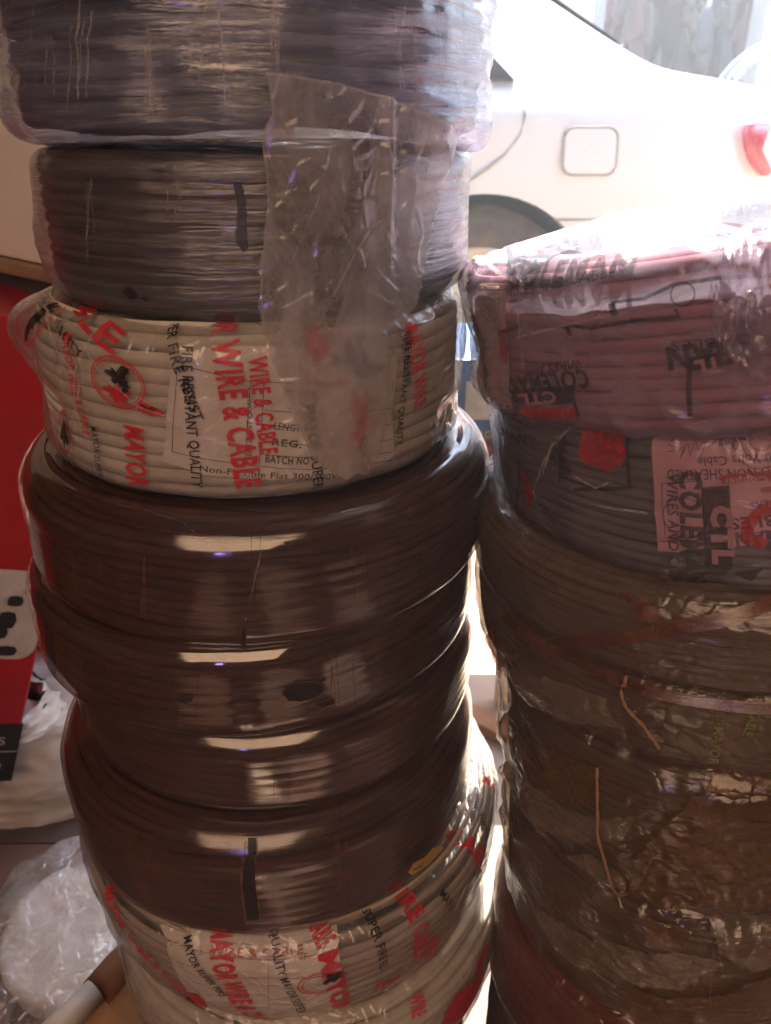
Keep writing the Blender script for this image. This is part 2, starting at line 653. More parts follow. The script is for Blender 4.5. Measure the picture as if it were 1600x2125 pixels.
# ================================================================== THE SETTING
m_dirt = solid('pale_dirt', (0.52, 0.42, 0.32), (0.42, 0.33, 0.24), 0.9, 9, 0.5, 60)
g = box('ground', -30, 30, -6, 40, -0.2, 0, m_dirt, bev=0)
tag(g, kind='structure')

m_plaster = solid('dull_plaster', (0.13, 0.09, 0.07), (0.09, 0.065, 0.05), 0.9, 6, 0.3, 40)
def patch_wall(name):
    m, n, l, out = new_mat(name)
    p = n.new('ShaderNodeBsdfPrincipled')
    v = uvn(n, l, (1, 1, 1), obj=True)
    b = n.new('ShaderNodeTexBrick')
    b.inputs['Scale'].default_value = 1.0
    b.inputs['Brick Width'].default_value = 0.42
    b.inputs['Row Height'].default_value = 1.25
    b.inputs['Mortar Size'].default_value = 0.03
    b.inputs['Color1'].default_value = (0.26, 0.155, 0.11, 1)
    b.inputs['Color2'].default_value = (0.05, 0.035, 0.03, 1)
    b.inputs['Mortar'].default_value = (0.03, 0.02, 0.018, 1)
    sw = n.new('ShaderNodeSeparateXYZ'); cb = n.new('ShaderNodeCombineXYZ')
    l.new(v, sw.inputs[0]); l.new(sw.outputs[0], cb.inputs[0]); l.new(sw.outputs[2], cb.inputs[1])
    l.new(cb.outputs[0], b.inputs['Vector'])
    l.new(b.outputs['Color'], p.inputs['Base Color'])
    p.inputs['Roughness'].default_value = 0.7
    l.new(p.outputs[0], out.inputs[0])
    return m
m_panelwall = patch_wall('reflected_panels')  # light and dark panels made up to reflect in the films
m_ceil = solid('ceiling_boards', (0.09, 0.065, 0.05), None, 0.85, 5, 0.2)
# unseen shop walls and roof, added to shade the stack fronts; open to the street
for nm, a in (('back_wall', (-2.0, 1.9, -2.55, -2.45, 0, 2.35)), ('side_wall', (-2.1, -2.0, -2.55, 1.1, 0, 2.35)),
              ('side_wall', (1.9, 2.0, -2.55, 0.74, 0, 2.35))):
    tag(box(nm, *a, m_panelwall if nm == 'back_wall' else m_plaster, bev=0), 'unseen inner wall of the shop, %s' % {'b': 'behind the photographer', '-2.1': 'on the left', '1.9': 'on the right'}['b' if nm[0] == 'b' else str(a[0])], 'wall')
bm = bmesh.new()
pts = [(-2.1, -2.55), (2.0, -2.55), (2.0, 1.5), (0.47, 1.5), (0.47, 0.74), (0.10, 0.74), (0.10, 1.20), (0.15, 1.50), (0.25, 2.7), (-2.1, 2.7)]  # unseen roof edge, notched to let sun onto the roll tops
vs = [bm.verts.new((x, y, 2.35)) for x, y in pts]
f = bm.faces.new(vs)
r = bmesh.ops.extrude_face_region(bm, geom=[f])
for v in r['geom']:
    if isinstance(v, bmesh.types.BMVert): v.co.z = 2.43
bmesh.ops.recalc_face_normals(bm, faces=bm.faces[:])
roof = bm_obj('ceiling', bm, m_ceil, smooth=False)
tag(roof, kind='structure')

def tiles(name):
    m, n, l, out = new_mat(name)
    p = n.new('ShaderNodeBsdfPrincipled')
    v = uvn(n, l, (1, 1, 1), obj=True)
    b = n.new('ShaderNodeTexBrick')
    b.inputs['Scale'].default_value = 1.0
    b.inputs['Brick Width'].default_value = 0.30
    b.inputs['Row Height'].default_value = 0.30
    b.offset = 0.0
    b.inputs['Mortar Size'].default_value = 0.004
    b.inputs['Color1'].default_value = (0.20, 0.11, 0.075, 1)
    b.inputs['Color2'].default_value = (0.035, 0.018, 0.016, 1)
    b.inputs['Mortar'].default_value = (0.03, 0.02, 0.018, 1)
    l.new(v, b.inputs['Vector'])
    g = tex_noise(n, l, v, 9, 6, .7)
    l.new(mixc(n, l, rng(n, l, g, .4, .75, 0, .6), b.outputs['Color'], (0.13, 0.075, 0.05)), p.inputs['Base Color'])
    p.inputs['Roughness'].default_value = 0.6
    l.new(p.outputs[0], out.inputs[0])
    return m
tag(box('dark_floor_strip', -2.0, -0.02, 0.742, 0.98, 0.0, 0.005, m_ceil, bev=0), kind='structure')  # dark strip painting in the shade below the sack
fo = tag(box('floor', -2.0, 1.9, -2.45, 0.74, 0.0, 0.004, tiles('worn_brown_tiles'), bev=0), kind='structure')  # unseen floor, toned dark and patchy for the film reflections
m_flat = solid('pale_reflector', (0.66, 0.47, 0.33), (0.56, 0.38, 0.26), 0.8, 9)
for x, y, w, d, a_, lb in ((-0.38, -0.55, .30, .40, 12, 'unseen brown card added on the floor to reflect in the films, left one'), (0.18, -0.62, .26, .55, -8, 'unseen brown card added on the floor to reflect in the films, middle one'),
                     (0.62, -0.25, .30, .36, 20, 'unseen brown card added on the floor to reflect in the films, right one'), (-0.12, -0.28, .13, .26, 4, 'narrow unseen strip of brown card added on the floor for its reflection')):
    o = box('reflector_card', -w / 2, w / 2, -d / 2, d / 2, 0, 0.006, m_flat, bev=0.001)  # cards added out of view to put pale reflections in the films
    o.location = (x, y, 0.0045); o.rotation_euler = (0, 0, R_(a_)); tag(o, lb, 'cardboard')
# haze added over street and doorway to imitate the lens veiling glare
mh, nh, lh, oh = new_mat('glare_haze')
pv = nh.new('ShaderNodeVolumePrincipled')
pv.inputs['Color'].default_value = (0.93, 0.95, 1.0, 1)
pv.inputs['Density'].default_value = 0.030
pv.inputs['Anisotropy'].default_value = 0.5
lh.new(pv.outputs[0], oh.inputs['Volume'])
hz = tag(box('haze', -31, 31, -7, 41, -1.2, 4.2, mh, bev=0), kind='stuff')
# ---- the building across the street
m_white = solid('white_paint', (0.78, 0.76, 0.72), (0.62, 0.60, 0.56), 0.6, 5, 0.15)
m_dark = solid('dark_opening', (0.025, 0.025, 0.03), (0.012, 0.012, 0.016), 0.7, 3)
m_goods = [solid('goods', c, None, 0.5, 12) for c in ((0.09, 0.05, 0.07), (0.05, 0.07, 0.09), (0.11, 0.11, 0.11), (0.07, 0.07, 0.06))]
YB = 7.0
sh = thing('shop_building', 'pale shop across the street with a dark open front full of goods', 'building', (0, YB, 0))
box('wall', -9, 1.60, 0, 0.3, 0, 3.4, m_white, sh, 0)
box('wall', 4.6, 9, 0, 0.3, 0, 3.4, m_white, sh, 0)
box('lintel', 1.60, 4.6, 0, 0.3, 2.9, 3.4, m_white, sh, 0)
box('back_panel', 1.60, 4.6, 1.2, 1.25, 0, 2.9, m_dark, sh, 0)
box('door_frame', 1.60, 1.68, -0.03, 0.1, 0, 2.9, solid('grey_frame', (0.30, 0.34, 0.38), None, 0.5), sh, 0.01)
box('column', 2.78, 3.1, -0.35, -0.05, 0, 3.4, solid('grey_column', (0.42, 0.46, 0.48), (0.34, 0.37, 0.4), 0.7, 6), sh, 0.02)
for q in range(4):
    vs, fs = [], []
    for i in range(70):
        x = random.uniform(1.75, 4.4); z = random.uniform(0.9, 2.6); y0 = random.uniform(.25, .9)
        w = random.uniform(.03, .09); hh = random.uniform(.12, .45)
        ns = [( x + w * math.sin(k * 1.3 + i) * .12 + random.uniform(-.01, .01), y0, z + hh * k / 5) for k in range(6)]
        v, f = tube_geo(ns, [w * .5, w * 1.0, w * .8, w * .95, w * .5, w * .15], 7)
        b = len(vs); vs += v; fs += [tuple(b + t for t in g_) for g_ in f]
    o = link_mesh('hanging_goods', vs, fs, m_goods[q], sh); o['kind'] = 'stuff'

# grey hose coil standing in front of the far shop
m_hose = solid('grey_hose', (0.36, 0.42, 0.46), (0.25, 0.3, 0.33), 0.35, 20)
hc = thing('hose_coil', 'large coil of pale grey hose standing behind the car boot', 'hose coil', (1.80, 4.2, 0.95))
box('stand', -0.25, 0.25, -0.2, 0.2, -0.95, -0.27, m_goods[2], hc, 0.02)
vs, fs = [], []
for k in range(9):
    rr = 0.27 - 0.022 * (k % 3)
    pts = [(rr * math.cos(a) * 1.0 + 0.06, -0.14 + 0.035 * k + 0.01 * math.sin(3 * a + k), 0.02 + 0.015 * math.sin(2 * a + k * 2) + rr * math.sin(a)) for a in np.linspace(0, 2 * PI, 60, endpoint=False)]
    v, f = tube_geo(pts, 0.013, 8, True)
    b = len(vs); vs += v; fs += [tuple(b + i for i in q) for q in f]
link_mesh('hose', vs, fs, m_hose, hc)

# ---- the white car
def car_paint():
    m, n, l, out = new_mat('white_car_paint')
    p = n.new('ShaderNodeBsdfPrincipled')
    v = uvn(n, l, (1, 1, 1), obj=True)
    f = tex_noise(n, l, v, 5, 6, 0.6)
    z = n.new('ShaderNodeSeparateXYZ'); l.new(v, z.inputs[0])
    d = op(n, l, 'MULTIPLY', rng(n, l, z.outputs[2], 0.75, 0.3, 0.0, 0.8), rng(n, l, f, 0.3, 0.6, 0.4, 1))
    l.new(mixc(n, l, d, (0.80, 0.81, 0.83), (0.60, 0.47, 0.37)), p.inputs['Base Color'])
    p.inputs['Roughness'].default_value = 0.32
    p.inputs['Coat Weight'].default_value = 0.6
    p.inputs['Coat Roughness'].default_value = 0.05
    l.new(p.outputs[0], out.inputs[0])
    return m
m_paint = car_paint()
m_glass = solid('dark_window_glass', (0.05, 0.055, 0.06), None, 0.08, 3)
m_tyre = solid('dusty_tyre', (0.11, 0.085, 0.065), (0.055, 0.045, 0.038), 0.85, 18, 0.4, 80)
m_rim = solid('silver_rim', (0.62, 0.56, 0.48), (0.5, 0.42, 0.34), 0.4, 12)
m_black = solid('black_rubber', (0.025, 0.022, 0.02), None, 0.7, 10)
YC = 2.5
car = thing('parked_car', 'white saloon car parked in the sun behind the cable stacks', 'car', (0, YC, 0))
car.rotation_euler = (0, 0, 0)
st = [  # X, z bottom, belt, top, inset of top, side pull-in
    (-3.22, 0.35, 0.55, 0.60, 0.30, 0.30), (-3.15, 0.25, 0.62, 0.68, 0.30, 0.12), (-2.9, 0.2, 0.72, 0.78, 0.3, 0.03), (-2.3, 0.2, 0.86, 0.90, 0.3, 0.0),
    (-1.75, 0.2, 0.93, 0.97, 0.3, 0), (-1.6, 0.2, 0.95, 1.05, 0.27, 0), (-1.05, 0.2, 0.97, 1.38, 0.24, 0), (-0.4, 0.2, 0.98, 1.43, 0.24, 0),
    (0.05, 0.2, 0.985, 1.41, 0.24, 0), (0.28, 0.2, 0.99, 1.36, 0.26, 0), (0.78, 0.22, 0.985, 1.075, 0.26, 0), (0.88, 0.22, 0.985, 1.04, 0.26, 0),
    (1.1, 0.24, 0.97, 1.015, 0.26, 0.02), (1.26, 0.26, 0.94, 0.99, 0.28, 0.07), (1.36, 0.32, 0.86, 0.90, 0.32, 0.16), (1.39, 0.4, 0.70, 0.74, 0.34, 0.28)]
vs, fs = [], []
W = 1.72
for (X, zb, zt, zr, ins, pull) in st:
    half = [(pull + 0.07, zb), (pull + 0.015, zb + 0.04), (pull, zb + 0.16), (pull - 0.005, 0.62 if zt > .75 else (zb + zt) / 2), (pull + 0.004, zt - 0.17), (pull + 0.02, zt - 0.06), (pull + 0.075, zt),
            (pull + 0.075 + (ins - 0.075) * 0.15, zt + (zr - zt) * 0.12), (pull + ins * 0.93, zr - (zr - zt) * 0.14), (pull + ins * 1.1, zr), (pull + 0.5, zr + 0.02)]
    sec = half + [(W - y, z) for y, z in reversed(half)]
    vs += [(X, y, z) for y, z in sec]
K = len(sec)
for i in range(len(st) - 1):
    for k in range(K):
        k2 = (k + 1) % K
        fs.append((i * K + k, i * K + k2, (i + 1) * K + k2, (i + 1) * K + k))
fs.append(tuple(range(K))[::-1]); fs.append(tuple((len(st) - 1) * K + k for k in range(K)))
body = link_mesh('body', vs, fs, m_paint, car)
sub = body.modifiers.new('s', 'SUBSURF'); sub.levels = 3; sub.render_levels = 3
WX, WZ = 0.30, 0.33
cut = []
for wx in (WX, WX - 2.62):
    bm = bmesh.new()
    bmesh.ops.create_cone(bm, cap_ends=True, segments=72, radius1=0.372, radius2=0.372, depth=0.5,
                          matrix=Matrix.Translation((wx, 0.0, WZ)) @ Matrix.Rotation(PI / 2, 4, 'X'))
    c_ = bm_obj('cut', bm, m_paint, car, smooth=False)
    md = body.modifiers.new('b', 'BOOLEAN'); md.object = c_; md.operation = 'DIFFERENCE'; md.solver = 'EXACT'
    cut.append(c_)
bpy.context.view_layer.update()
dg = bpy.context.evaluated_depsgraph_get()
me = bpy.data.meshes.new_from_object(body.evaluated_get(dg))
body.modifiers.clear()
body.data = me
for c_ in cut: bpy.data.objects.remove(c_)
bm = bmesh.new(); bm.from_mesh(me)
for e in bm.edges:
    if len(e.link_faces) == 2 and e.calc_face_angle(0) > 0.7: e.smooth = False
bm.to_mesh(me); bm.free()
for wx in (WX, WX - 2.62):
    bm = bmesh.new()
    bmesh.ops.create_cone(bm, cap_ends=True, segments=48, radius1=0.368, radius2=0.368, depth=0.02,
                          matrix=Matrix.Translation((wx, 0.23, WZ)) @ Matrix.Rotation(PI / 2, 4, 'X'))
    bm_obj('wheel_arch', bm, m_black, car, smooth=False)
def lathe_y(name, prof, mat, parent, cx, cy, cz, seg=64):
    vs, fs = [], []
    n = len(prof)
    for i in range(seg):
        a = 2 * PI * i / seg
        for (r, y) in prof: vs.append((cx + r * math.cos(a), cy + y, cz + r * math.sin(a)))
    for i in range(seg):
        j = (i + 1) % seg
        for k in range(n - 1): fs.append((i * n + k, i * n + k + 1, j * n + k + 1, j * n + k))
    return link_mesh(name, vs, fs, mat, parent)
for wx in (WX, WX - 2.62):
  for wy, sg in ((0.05, 1), (W - 0.05, -1)):
    wh = lathe_y('wheel', [(0.20, 0.02 * sg), (0.215, 0.0), (0.24, -0.012 * sg), (0.29, -0.012 * sg), (0.318, 0.004 * sg), (0.328, 0.03 * sg), (0.33, 0.08 * sg), (0.328, 0.16 * sg), (0.29, 0.2 * sg), (0.1, 0.2 * sg)], m_tyre, car, wx, wy, WZ)
    rm = lathe_y('rim', [(0.213, 0.0), (0.205, -0.006 * sg), (0.195, 0.004 * sg), (0.18, 0.03 * sg), (0.08, 0.015 * sg), (0.03, 0.0), (0.001, 0.0)], m_rim, wh, wx, wy, WZ)

def side_y(z, zt=0.985, zr=1.38, ins=0.25):
    if z < 0.80: return -0.002
    if z < 0.93: return 0.004 + (z - 0.8) / 0.13 * 0.02
    if z < zt: return 0.024 + (z - 0.93) / (zt - 0.93) * 0.05
    return 0.08 + (z - zt) / (zr - zt) * (ins - 0.08)
# side glass
def surf_panel(name, pts, mat, parent, off=-0.012, th=0.01):
    bm = bmesh.new()
    a = [bm.verts.new((x, side_y(z) + off, z)) for x, z in pts]
    f = bm.faces.new(a)
    r = bmesh.ops.extrude_face_region(bm, geom=[f])
    for v in r['geom']:
        if isinstance(v, bmesh.types.BMVert): v.co.y += th
    bmesh.ops.recalc_face_normals(bm, faces=bm.faces[:])
    return bm_obj(name, bm, mat, parent, smooth=False)
q = on_y(1066, 181, YC + 0.09); q2 = on_y(1008, 108, YC + 0.14)
dx, dz = q2.x - q.x, q2.z - q.z
surf_panel('quarter_window', [(q.x, 1.003), (q.x + dx, q2.z), (q.x + dx * 2.2, 1.003 + (q2.z - 1.003) * 1.75), (q.x - 0.45, 1.28), (q.x - 0.45, 1.003)], m_glass, car, -0.022, 0.02)
surf_panel('front_window', [(q.x - 0.50, 1.003), (q.x - 0.50, 1.30), (-0.95, 1.30), (-1.40, 1.003)], m_glass, car, -0.022, 0.02)
# fuel door with its shut line
def rrect(cx, cz, w, h, r, n=6):
    P = []
    for (sx, sz, a0) in ((1, 1, 0), (-1, 1, PI / 2), (-1, -1, PI), (1, -1, 3 * PI / 2)):
        for i in range(n + 1):
            a = a0 + PI / 2 * i / n
            P.append((cx + sx * (w / 2 - r) + r * math.cos(a), cz + sz * (h / 2 - r) + r * math.sin(a)))
    return P
m_gap = solid('shut_line', (0.46, 0.43, 0.40), None, 0.8, 20)
fc = on_y(1225, 314, YC)
loop = rrect(fc.x, fc.z, 0.158, 0.128, 0.03)
v, f = tube_geo([(x, side_y(z) - 0.003, z) for x, z in loop], 0.0042, 6, True)
link_mesh('fuel_door_gap', v, f, m_gap, car)
fd = surf_panel('fuel_door', [(x, z) for x, z in rrect(fc.x, fc.z, 0.150, 0.120, 0.028)], m_paint, car, -0.006, 0.008)
for pp, rad in (([(1091, 205), (1092, 240), (1080, 280), (1050, 320), (1010, 352), (975, 375), (950, 400)], 0.0032),
           ([(1150, 456), (1250, 456), (1350, 455), (1440, 454), (1560, 450)], 0.0035)):
    w_ = [on_y(x, y, YC) for x, y in pp]
    v, f = tube_geo([(p.x, side_y(p.z) - 0.001, p.z) for p in w_], rad, 6)
    link_mesh('seam', v, f, m_gap, car)
# rear lamp
bm = bmesh.new()
P = [(1552, 262), (1570, 256), (1640, 258), (1700, 275), (1700, 345), (1650, 365), (1585, 366), (1560, 335), (1550, 300)]
w_ = [on_y(x, y, YC) for x, y in P]
a = [bm.verts.new((p.x, -0.012 if 1545 < P[i][0] < 1600 else 0.02 + (P[i][0] - 1600) * 0.0016, p.z)) for i, p in enumerate(w_)]
fcc = bm.faces.new(a)
r = bmesh.ops.extrude_face_region(bm, geom=[fcc])
for v in r['geom']:
    if isinstance(v, bmesh.types.BMVert): v.co.y += 0.06
bmesh.ops.recalc_face_normals(bm, faces=bm.faces[:])
bmesh.ops.bevel(bm, geom=bm.edges[:], offset=0.006, segments=3, affect='EDGES')
bm_obj('tail_lamp', bm, solid('red_lens', (0.78, 0.14, 0.18), (0.62, 0.06, 0.09), 0.12, 30), car)
# rear windscreen
bm = bmesh.new()
a = [bm.verts.new(c) for c in ((0.34, 0.40, 1.355), (0.34, W - 0.40, 1.355), (0.76, W - 0.36, 1.115), (0.76, 0.36, 1.115))]
bm.faces.new(a)
bm_obj('rear_window', bm, m_glass, car, smooth=False)

# ---- bench, carton and plank seen in the gap between the stacks
m_wood = solid('orange_wood', (0.50, 0.24, 0.10), (0.38, 0.17, 0.07), 0.6, 18, 0.3, 50, stretch=(1, 1, 8))
m_wood2 = solid('old_wood', (0.34, 0.22, 0.13), (0.22, 0.14, 0.08), 0.7, 14, 0.3)
bn = thing('wooden_bench', 'low orange wooden bench behind the two stacks', 'bench', (0.16, 1.12, 0))
box('seat', -0.16, 0.20, -0.12, 0.16, 0.405, 0.43, solid('red_board', (0.50, 0.06, 0.05), None, 0.5, 10), bn)
for (x, y) in ((-0.13, -0.09), (0.045, -0.09), (-0.13, 0.12), (0.16, 0.12)):
    box('leg', x - 0.018, x + 0.018, y - 0.018, y + 0.018, 0, 0.404, m_wood, bn)
ct = thing('printed_carton', 'blue carton printed with yellow and red lettering on the bench', 'carton', (0.17, 1.10, 0.431))
m_blue = solid('blue_print', (0.05, 0.13, 0.36), (0.16, 0.30, 0.60), 0.35, 14)
box('box', -0.16, 0.12, -0.08, 0.14, 0, 0.17, m_blue, ct, 0.002)
box('stripe', -0.161, 0.121, -0.082, -0.0805, 0.012, 0.055, solid('dark_red_band', (0.22, 0.03, 0.05), None, 0.4, 20), ct, 0)
def flat_text(body, size, mat, parent, loc, rot=(PI / 2, 0, 0), name='lettering', bold=0.0):
    cu = bpy.data.curves.new('t', 'FONT'); cu.body = body; cu.size = size; cu.offset = bold; cu.resolution_u = 3
    to = bpy.data.objects.new('t', cu); C.objects.link(to)
    dg = bpy.context.evaluated_depsgraph_get()
    me = bpy.data.meshes.new_from_object(to.evaluated_get(dg))
    bpy.data.objects.remove(to)
    me.materials.clear(); me.materials.append(mat)
    o = bpy.data.objects.new(name, me); C.objects.link(o)
    o.parent = parent; o.location = loc; o.rotation_euler = rot
    return o
m_yel = solid('yellow_ink', (0.75, 0.55, 0.05), None, 0.5)
m_redp = solid('red_ink_flat', (0.75, 0.08, 0.08), None, 0.5)
m_whitep = solid('white_ink', (0.8, 0.78, 0.74), None, 0.5)
flat_text('CHARGING PORT', 0.016, m_yel, ct, (-0.075, -0.0835, 0.058))
flat_text('MINIMUM OUTPUT', 0.014, m_redp, ct, (-0.075, -0.0835, 0.036))
flat_text('Recharging Pen', 0.013, m_whitep, ct, (-0.075, -0.0835, 0.018))
box('white_print', -0.06, 0.03, -0.0825, -0.081, 0.085, 0.14, m_whitep, ct, 0)
pa = on_z(1003, 1488, 0.02)
pl = thing('wood_plank', 'short orange plank lying on the bright ground between the stacks', 'plank', (pa.x, pa.y, 0))
o = box('board', -0.12, 0.12, -0.02, 0.02, 0, 0.02, m_wood, pl); pl.rotation_euler = (0, 0, R_(-38))

# ---- things at the left: carton, board, sack, wrapped roll, flap and pipe
m_red = solid('red_card', (0.36, 0.006, 0.009), (0.28, 0.005, 0.007), 0.45, 8)
m_card = solid('brown_card', (0.42, 0.24, 0.12), (0.30, 0.17, 0.085), 0.8, 20, 0.2)
m_bk = solid('black_print', (0.012, 0.010, 0.010), None, 0.5)
br = on_y(22, 1618, 0.74)
rc = thing('red_carton', 'red carton with pale socket picture and black band, leaning left of the tall stack', 'carton', br)
rc.matrix_world = Matrix.Translation(br) @ Matrix.Rotation(R_(27), 4, 'Z') @ Matrix.Rotation(R_(20), 4, 'Y')
# local: x to the left is negative, z up
box('box', -0.42, 0, 0, 0.22, 0, 0.59, m_red, rc, 0.003)
box('black_band', -0.421, 0.001, -0.0022, 0.001, 0.0, 0.088, m_bk, rc, 0)
bm = bmesh.new()
P = rrect(-0.158, 0.243, 0.31, 0.120, 0.02)
a = [bm.verts.new((x, -0.0015, z)) for x, z in P]
bm.faces.new(a)
bm_obj('socket_picture', bm, solid('pale_print', (0.50, 0.42, 0.38), None, 0.5, 30), rc, smooth=False)
bm = bmesh.new()
for (x, z, w, hh) in ((-0.035, 0.248, 0.016, 0.012), (-0.040, 0.222, 0.018, 0.020), (-0.045, 0.205, 0.015, 0.014), (-0.085, 0.195, 0.026, 0.012), (-0.035, 0.180, 0.022, 0.012), (-0.02, 0.262, 0.012, 0.008)):
    z += 0.015
    bm.faces.new([bm.verts.new((x + a_ * w / 2 * k_, -0.0028, z + b_ * hh / 2)) for a_, b_, k_ in ((-1, -1, 1), (0, -1.15, 1), (1, -1, .8), (1.1, 0, 1), (1, 1, .8), (0, 1.2, 1), (-1, 1, .9), (-1.1, 0, 1))])
bm_obj('socket_hole', bm, m_bk, rc, smooth=False)
m_greyp = solid('grey_ink', (0.35, 0.30, 0.27), None, 0.5)
flat_text('high s', 0.026, m_greyp, rc, (-0.075, -0.0030, 0.058))
flat_text('% m', 0.022, m_greyp, rc, (-0.052, -0.0030, 0.020))
bm = bmesh.new(); box_bm(bm, -0.42, 0.0, -0.003, -0.002, 0.0465, 0.0475); bm_obj('rule', bm, m_greyp, rc, smooth=False)

ck = tag(box('wooden_crate', br.x - 0.45, br.x - 0.16, br.y - 0.0, br.y + 0.22, 0, br.z - 0.02, m_wood2), 'old wooden crate under the left end of the red carton', 'crate')
m_board = solid('dull_white_board', (0.78, 0.74, 0.68), (0.66, 0.61, 0.55), 0.7, 7, 0.1)
b0 = on_y(115, 566, 0.93)
bd = thing('white_board', 'dull white board with a wooden edge above the red carton', 'board', b0, (0, R_(12), 0))
box('panel', -0.5, 0.25, 0, 0.012, 0.006, 0.42, m_board, bd)
box('batten', -0.5, 0.25, -0.008, 0.015, -0.012, 0.005, m_wood2, bd)
b1 = on_y(28, 300, 0.90)
bt = thing('upright_batten', 'thin pale wooden batten leaning across the white board', 'batten', (b1.x, 0.905, b1.z - 0.3), (0, R_(14), 0))
box('strip', -0.008, 0.008, -0.006, 0.006, 0.15, 0.55, m_wood2, bt)
jm = tag(box('front_wall', -2.0, -0.36, 0.98, 1.08, 0, 2.34, m_plaster, bev=0), 'dull plaster front wall of the shop at the far left', 'wall')

def crumple(name, nx, ny, fn, mat, parent, amp, fr, seed=0):
    vs, fs, uv = [], [], []
    for i in range(nx + 1):
        for j in range(ny + 1):
            u, v = i / nx, j / ny
            p, nrm = fn(u, v)
            q = Vector((u * fr[0] + seed, v * fr[1], seed * 2.1))
            d = amp * ((1 - abs(noise.noise(q)) * 2) + 0.5 * (1 - abs(noise.noise(q * 2.3)) * 2) + 0.3 * noise.noise(q * 5))
            vs.append(Vector(p) + Vector(nrm) * d); uv.append((u * 0.2, v * 0.2))
    for i in range(nx):
        for j in range(ny):
            a = i * (ny + 1) + j
            fs.append((a, a + 1, a + ny + 2, a + ny + 1))
    return link_mesh(name, vs, fs, mat, parent, uvs=uv)
m_sack = solid('white_sack', (0.66, 0.62, 0.57), (0.50, 0.45, 0.40), 0.6, 10, 0.2)
s0 = on_y(110, 1740, 0.86)
sk = thing('white_sack', 'crumpled white sack with a torn top between red carton and stack', 'sack', (s0.x, 0.86, 0.0))
zt_ = on_y(110, 1440, 0.86).z
def sackfn(u, v):
    a = u * 2 * PI
    w = 0.12 * (1 - 0.12 * v)
    e = 2.6
    ca, sa = math.cos(a), math.sin(a)
    k = (abs(ca) ** e + abs(sa) ** e) ** (-1 / e)
    top = 1 - max(0, v - 0.93) * 9
    return (w * k * ca * top + 0.0, 0.09 * k * sa * top, v * zt_ * 1.06 + 0.01 * math.sin(a * 5) * v), (ca, sa, 0)
crumple('bag', 120, 70, sackfn, m_sack, sk, 0.005, (9, 3), 3)
crumple('torn_top', 60, 14, lambda u, v: ((0.085 * math.cos(u * 2 * PI) * (1 - .3 * v), -0.06 + 0.05 * math.sin(u * 2 * PI), zt_ * 1.0 + v * 0.03), (math.cos(u * 7), math.sin(u * 7), 0.6)), m_sack, sk, 0.012, (14, 3), 5)

f_clear = film('cloudy_bag_film', milk=0.30, col=(.85,.84,.83), dust=0.10, dcol=(.5,.42,.36), rough=0.12, streak=(25, 25), bump=0.9, crinkle=0.8, bdist=0.002, gloss=0.12)
d0 = on_z(165, 1905, 0.06)
dr = thing('wrapped_disc', 'white round roll in a cloudy plastic bag on the floor at bottom left', 'wrapped roll', (d0.x - 0.005, d0.y, 0), (R_(12), 0, 0))
def discfn(r0, r1, h):
    P = [(0.0, h), (r0 * .5, h), (r0, h), (r1, h - 0.006), (r1 + 0.003, h - 0.015), (r1 + 0.003, 0.01), (r1, 0)]
    return P
def lathe_z(name, prof, mat, parent, seg=72, wob=0.0, fr=6):
    vs, fs, uv = [], [], []
    n = len(prof)
    for i in range(seg):
        a = 2 * PI * i / seg
        for j, (r, z) in enumerate(prof):
            d = wob * noise.noise(Vector((math.cos(a) * r * fr * 10, math.sin(a) * r * fr * 10, z * 20)))
            vs.append(((r + d) * math.cos(a), (r + d) * math.sin(a), z + d)); uv.append((r * math.cos(a), r * math.sin(a)))
    for i in range(seg):
        j = (i + 1) % seg
        for k in range(n - 1): fs.append((i * n + k, i * n + k + 1, j * n + k + 1, j * n + k))
    return link_mesh(name, vs, fs, mat, parent, uvs=uv)
m_wplast = solid('white_plastic', (0.84, 0.82, 0.80), (0.74, 0.71, 0.68), 0.35, 30, 0.8, 90)
lathe_z('roll', [(0.001, 0.06)] + [(0.074 * k / 12, 0.06) for k in range(1, 13)] + [(0.079, 0.056), (0.080, 0.05), (0.08, 0.0)], m_wplast, dr, wob=0.0015)
prof = [(0.002, 0.069)] + [(0.105 * k / 16, 0.069 - 0.012 * (k / 16) ** 4) for k in range(1, 17)] + [(0.122, 0.045), (0.130, 0.02), (0.128, 0.0)]
lathe_z('clear_bag', prof, f_clear, dr, seg=120, wob=0.007, fr=3)

m_pipe = solid('off_white_pipe', (0.66, 0.60, 0.52), (0.5, 0.42, 0.34), 0.5, 20)
pA, pB, pC = on_z(60, 2190, 0.16), on_z(198, 2058, 0.16), on_z(280, 1975, 0.16)
v, f = tube_geo([pA, pA.lerp(pB, .5), pB], 0.0125, 20)
pp = link_mesh('plastic_pipe', v, f, m_pipe)
tag(pp, 'off-white plastic pipe poking out by the brown cardboard at the bottom left', 'pipe')
f0 = on_z(230, 2060, 0.12)
fl = thing('cardboard_flap', 'torn brown cardboard box corner below the wrapped white disc', 'cardboard', (f0.x, f0.y, 0.0))
bm = bmesh.new()
q = [on_z(x, y, z) - Vector((f0.x, f0.y, 0)) for x, y, z in ((120, 2260, .10), (200, 2062, .148), (285, 1960, .145), (345, 2010, .13), (400, 2260, .10))]
a = [bm.verts.new(p) for p in q]; bm.faces.new(a)
r = bmesh.ops.extrude_face_region(bm, geom=bm.faces[:])
for v in r['geom']:
    if isinstance(v, bmesh.types.BMVert): v.co.z -= 0.10 if False else 0.004
bmesh.ops.recalc_face_normals(bm, faces=bm.faces[:])
bm_obj('panel', bm, m_card, fl, smooth=False)
v, f = tube_geo([q[1], q[1].lerp(q[2], .5), q[2] + Vector((0.02, 0.02, 0))], 0.016, 14)
link_mesh('rolled_edge', v, f, solid('dark_card', (0.22, 0.10, 0.055), None, 0.8, 20), fl)

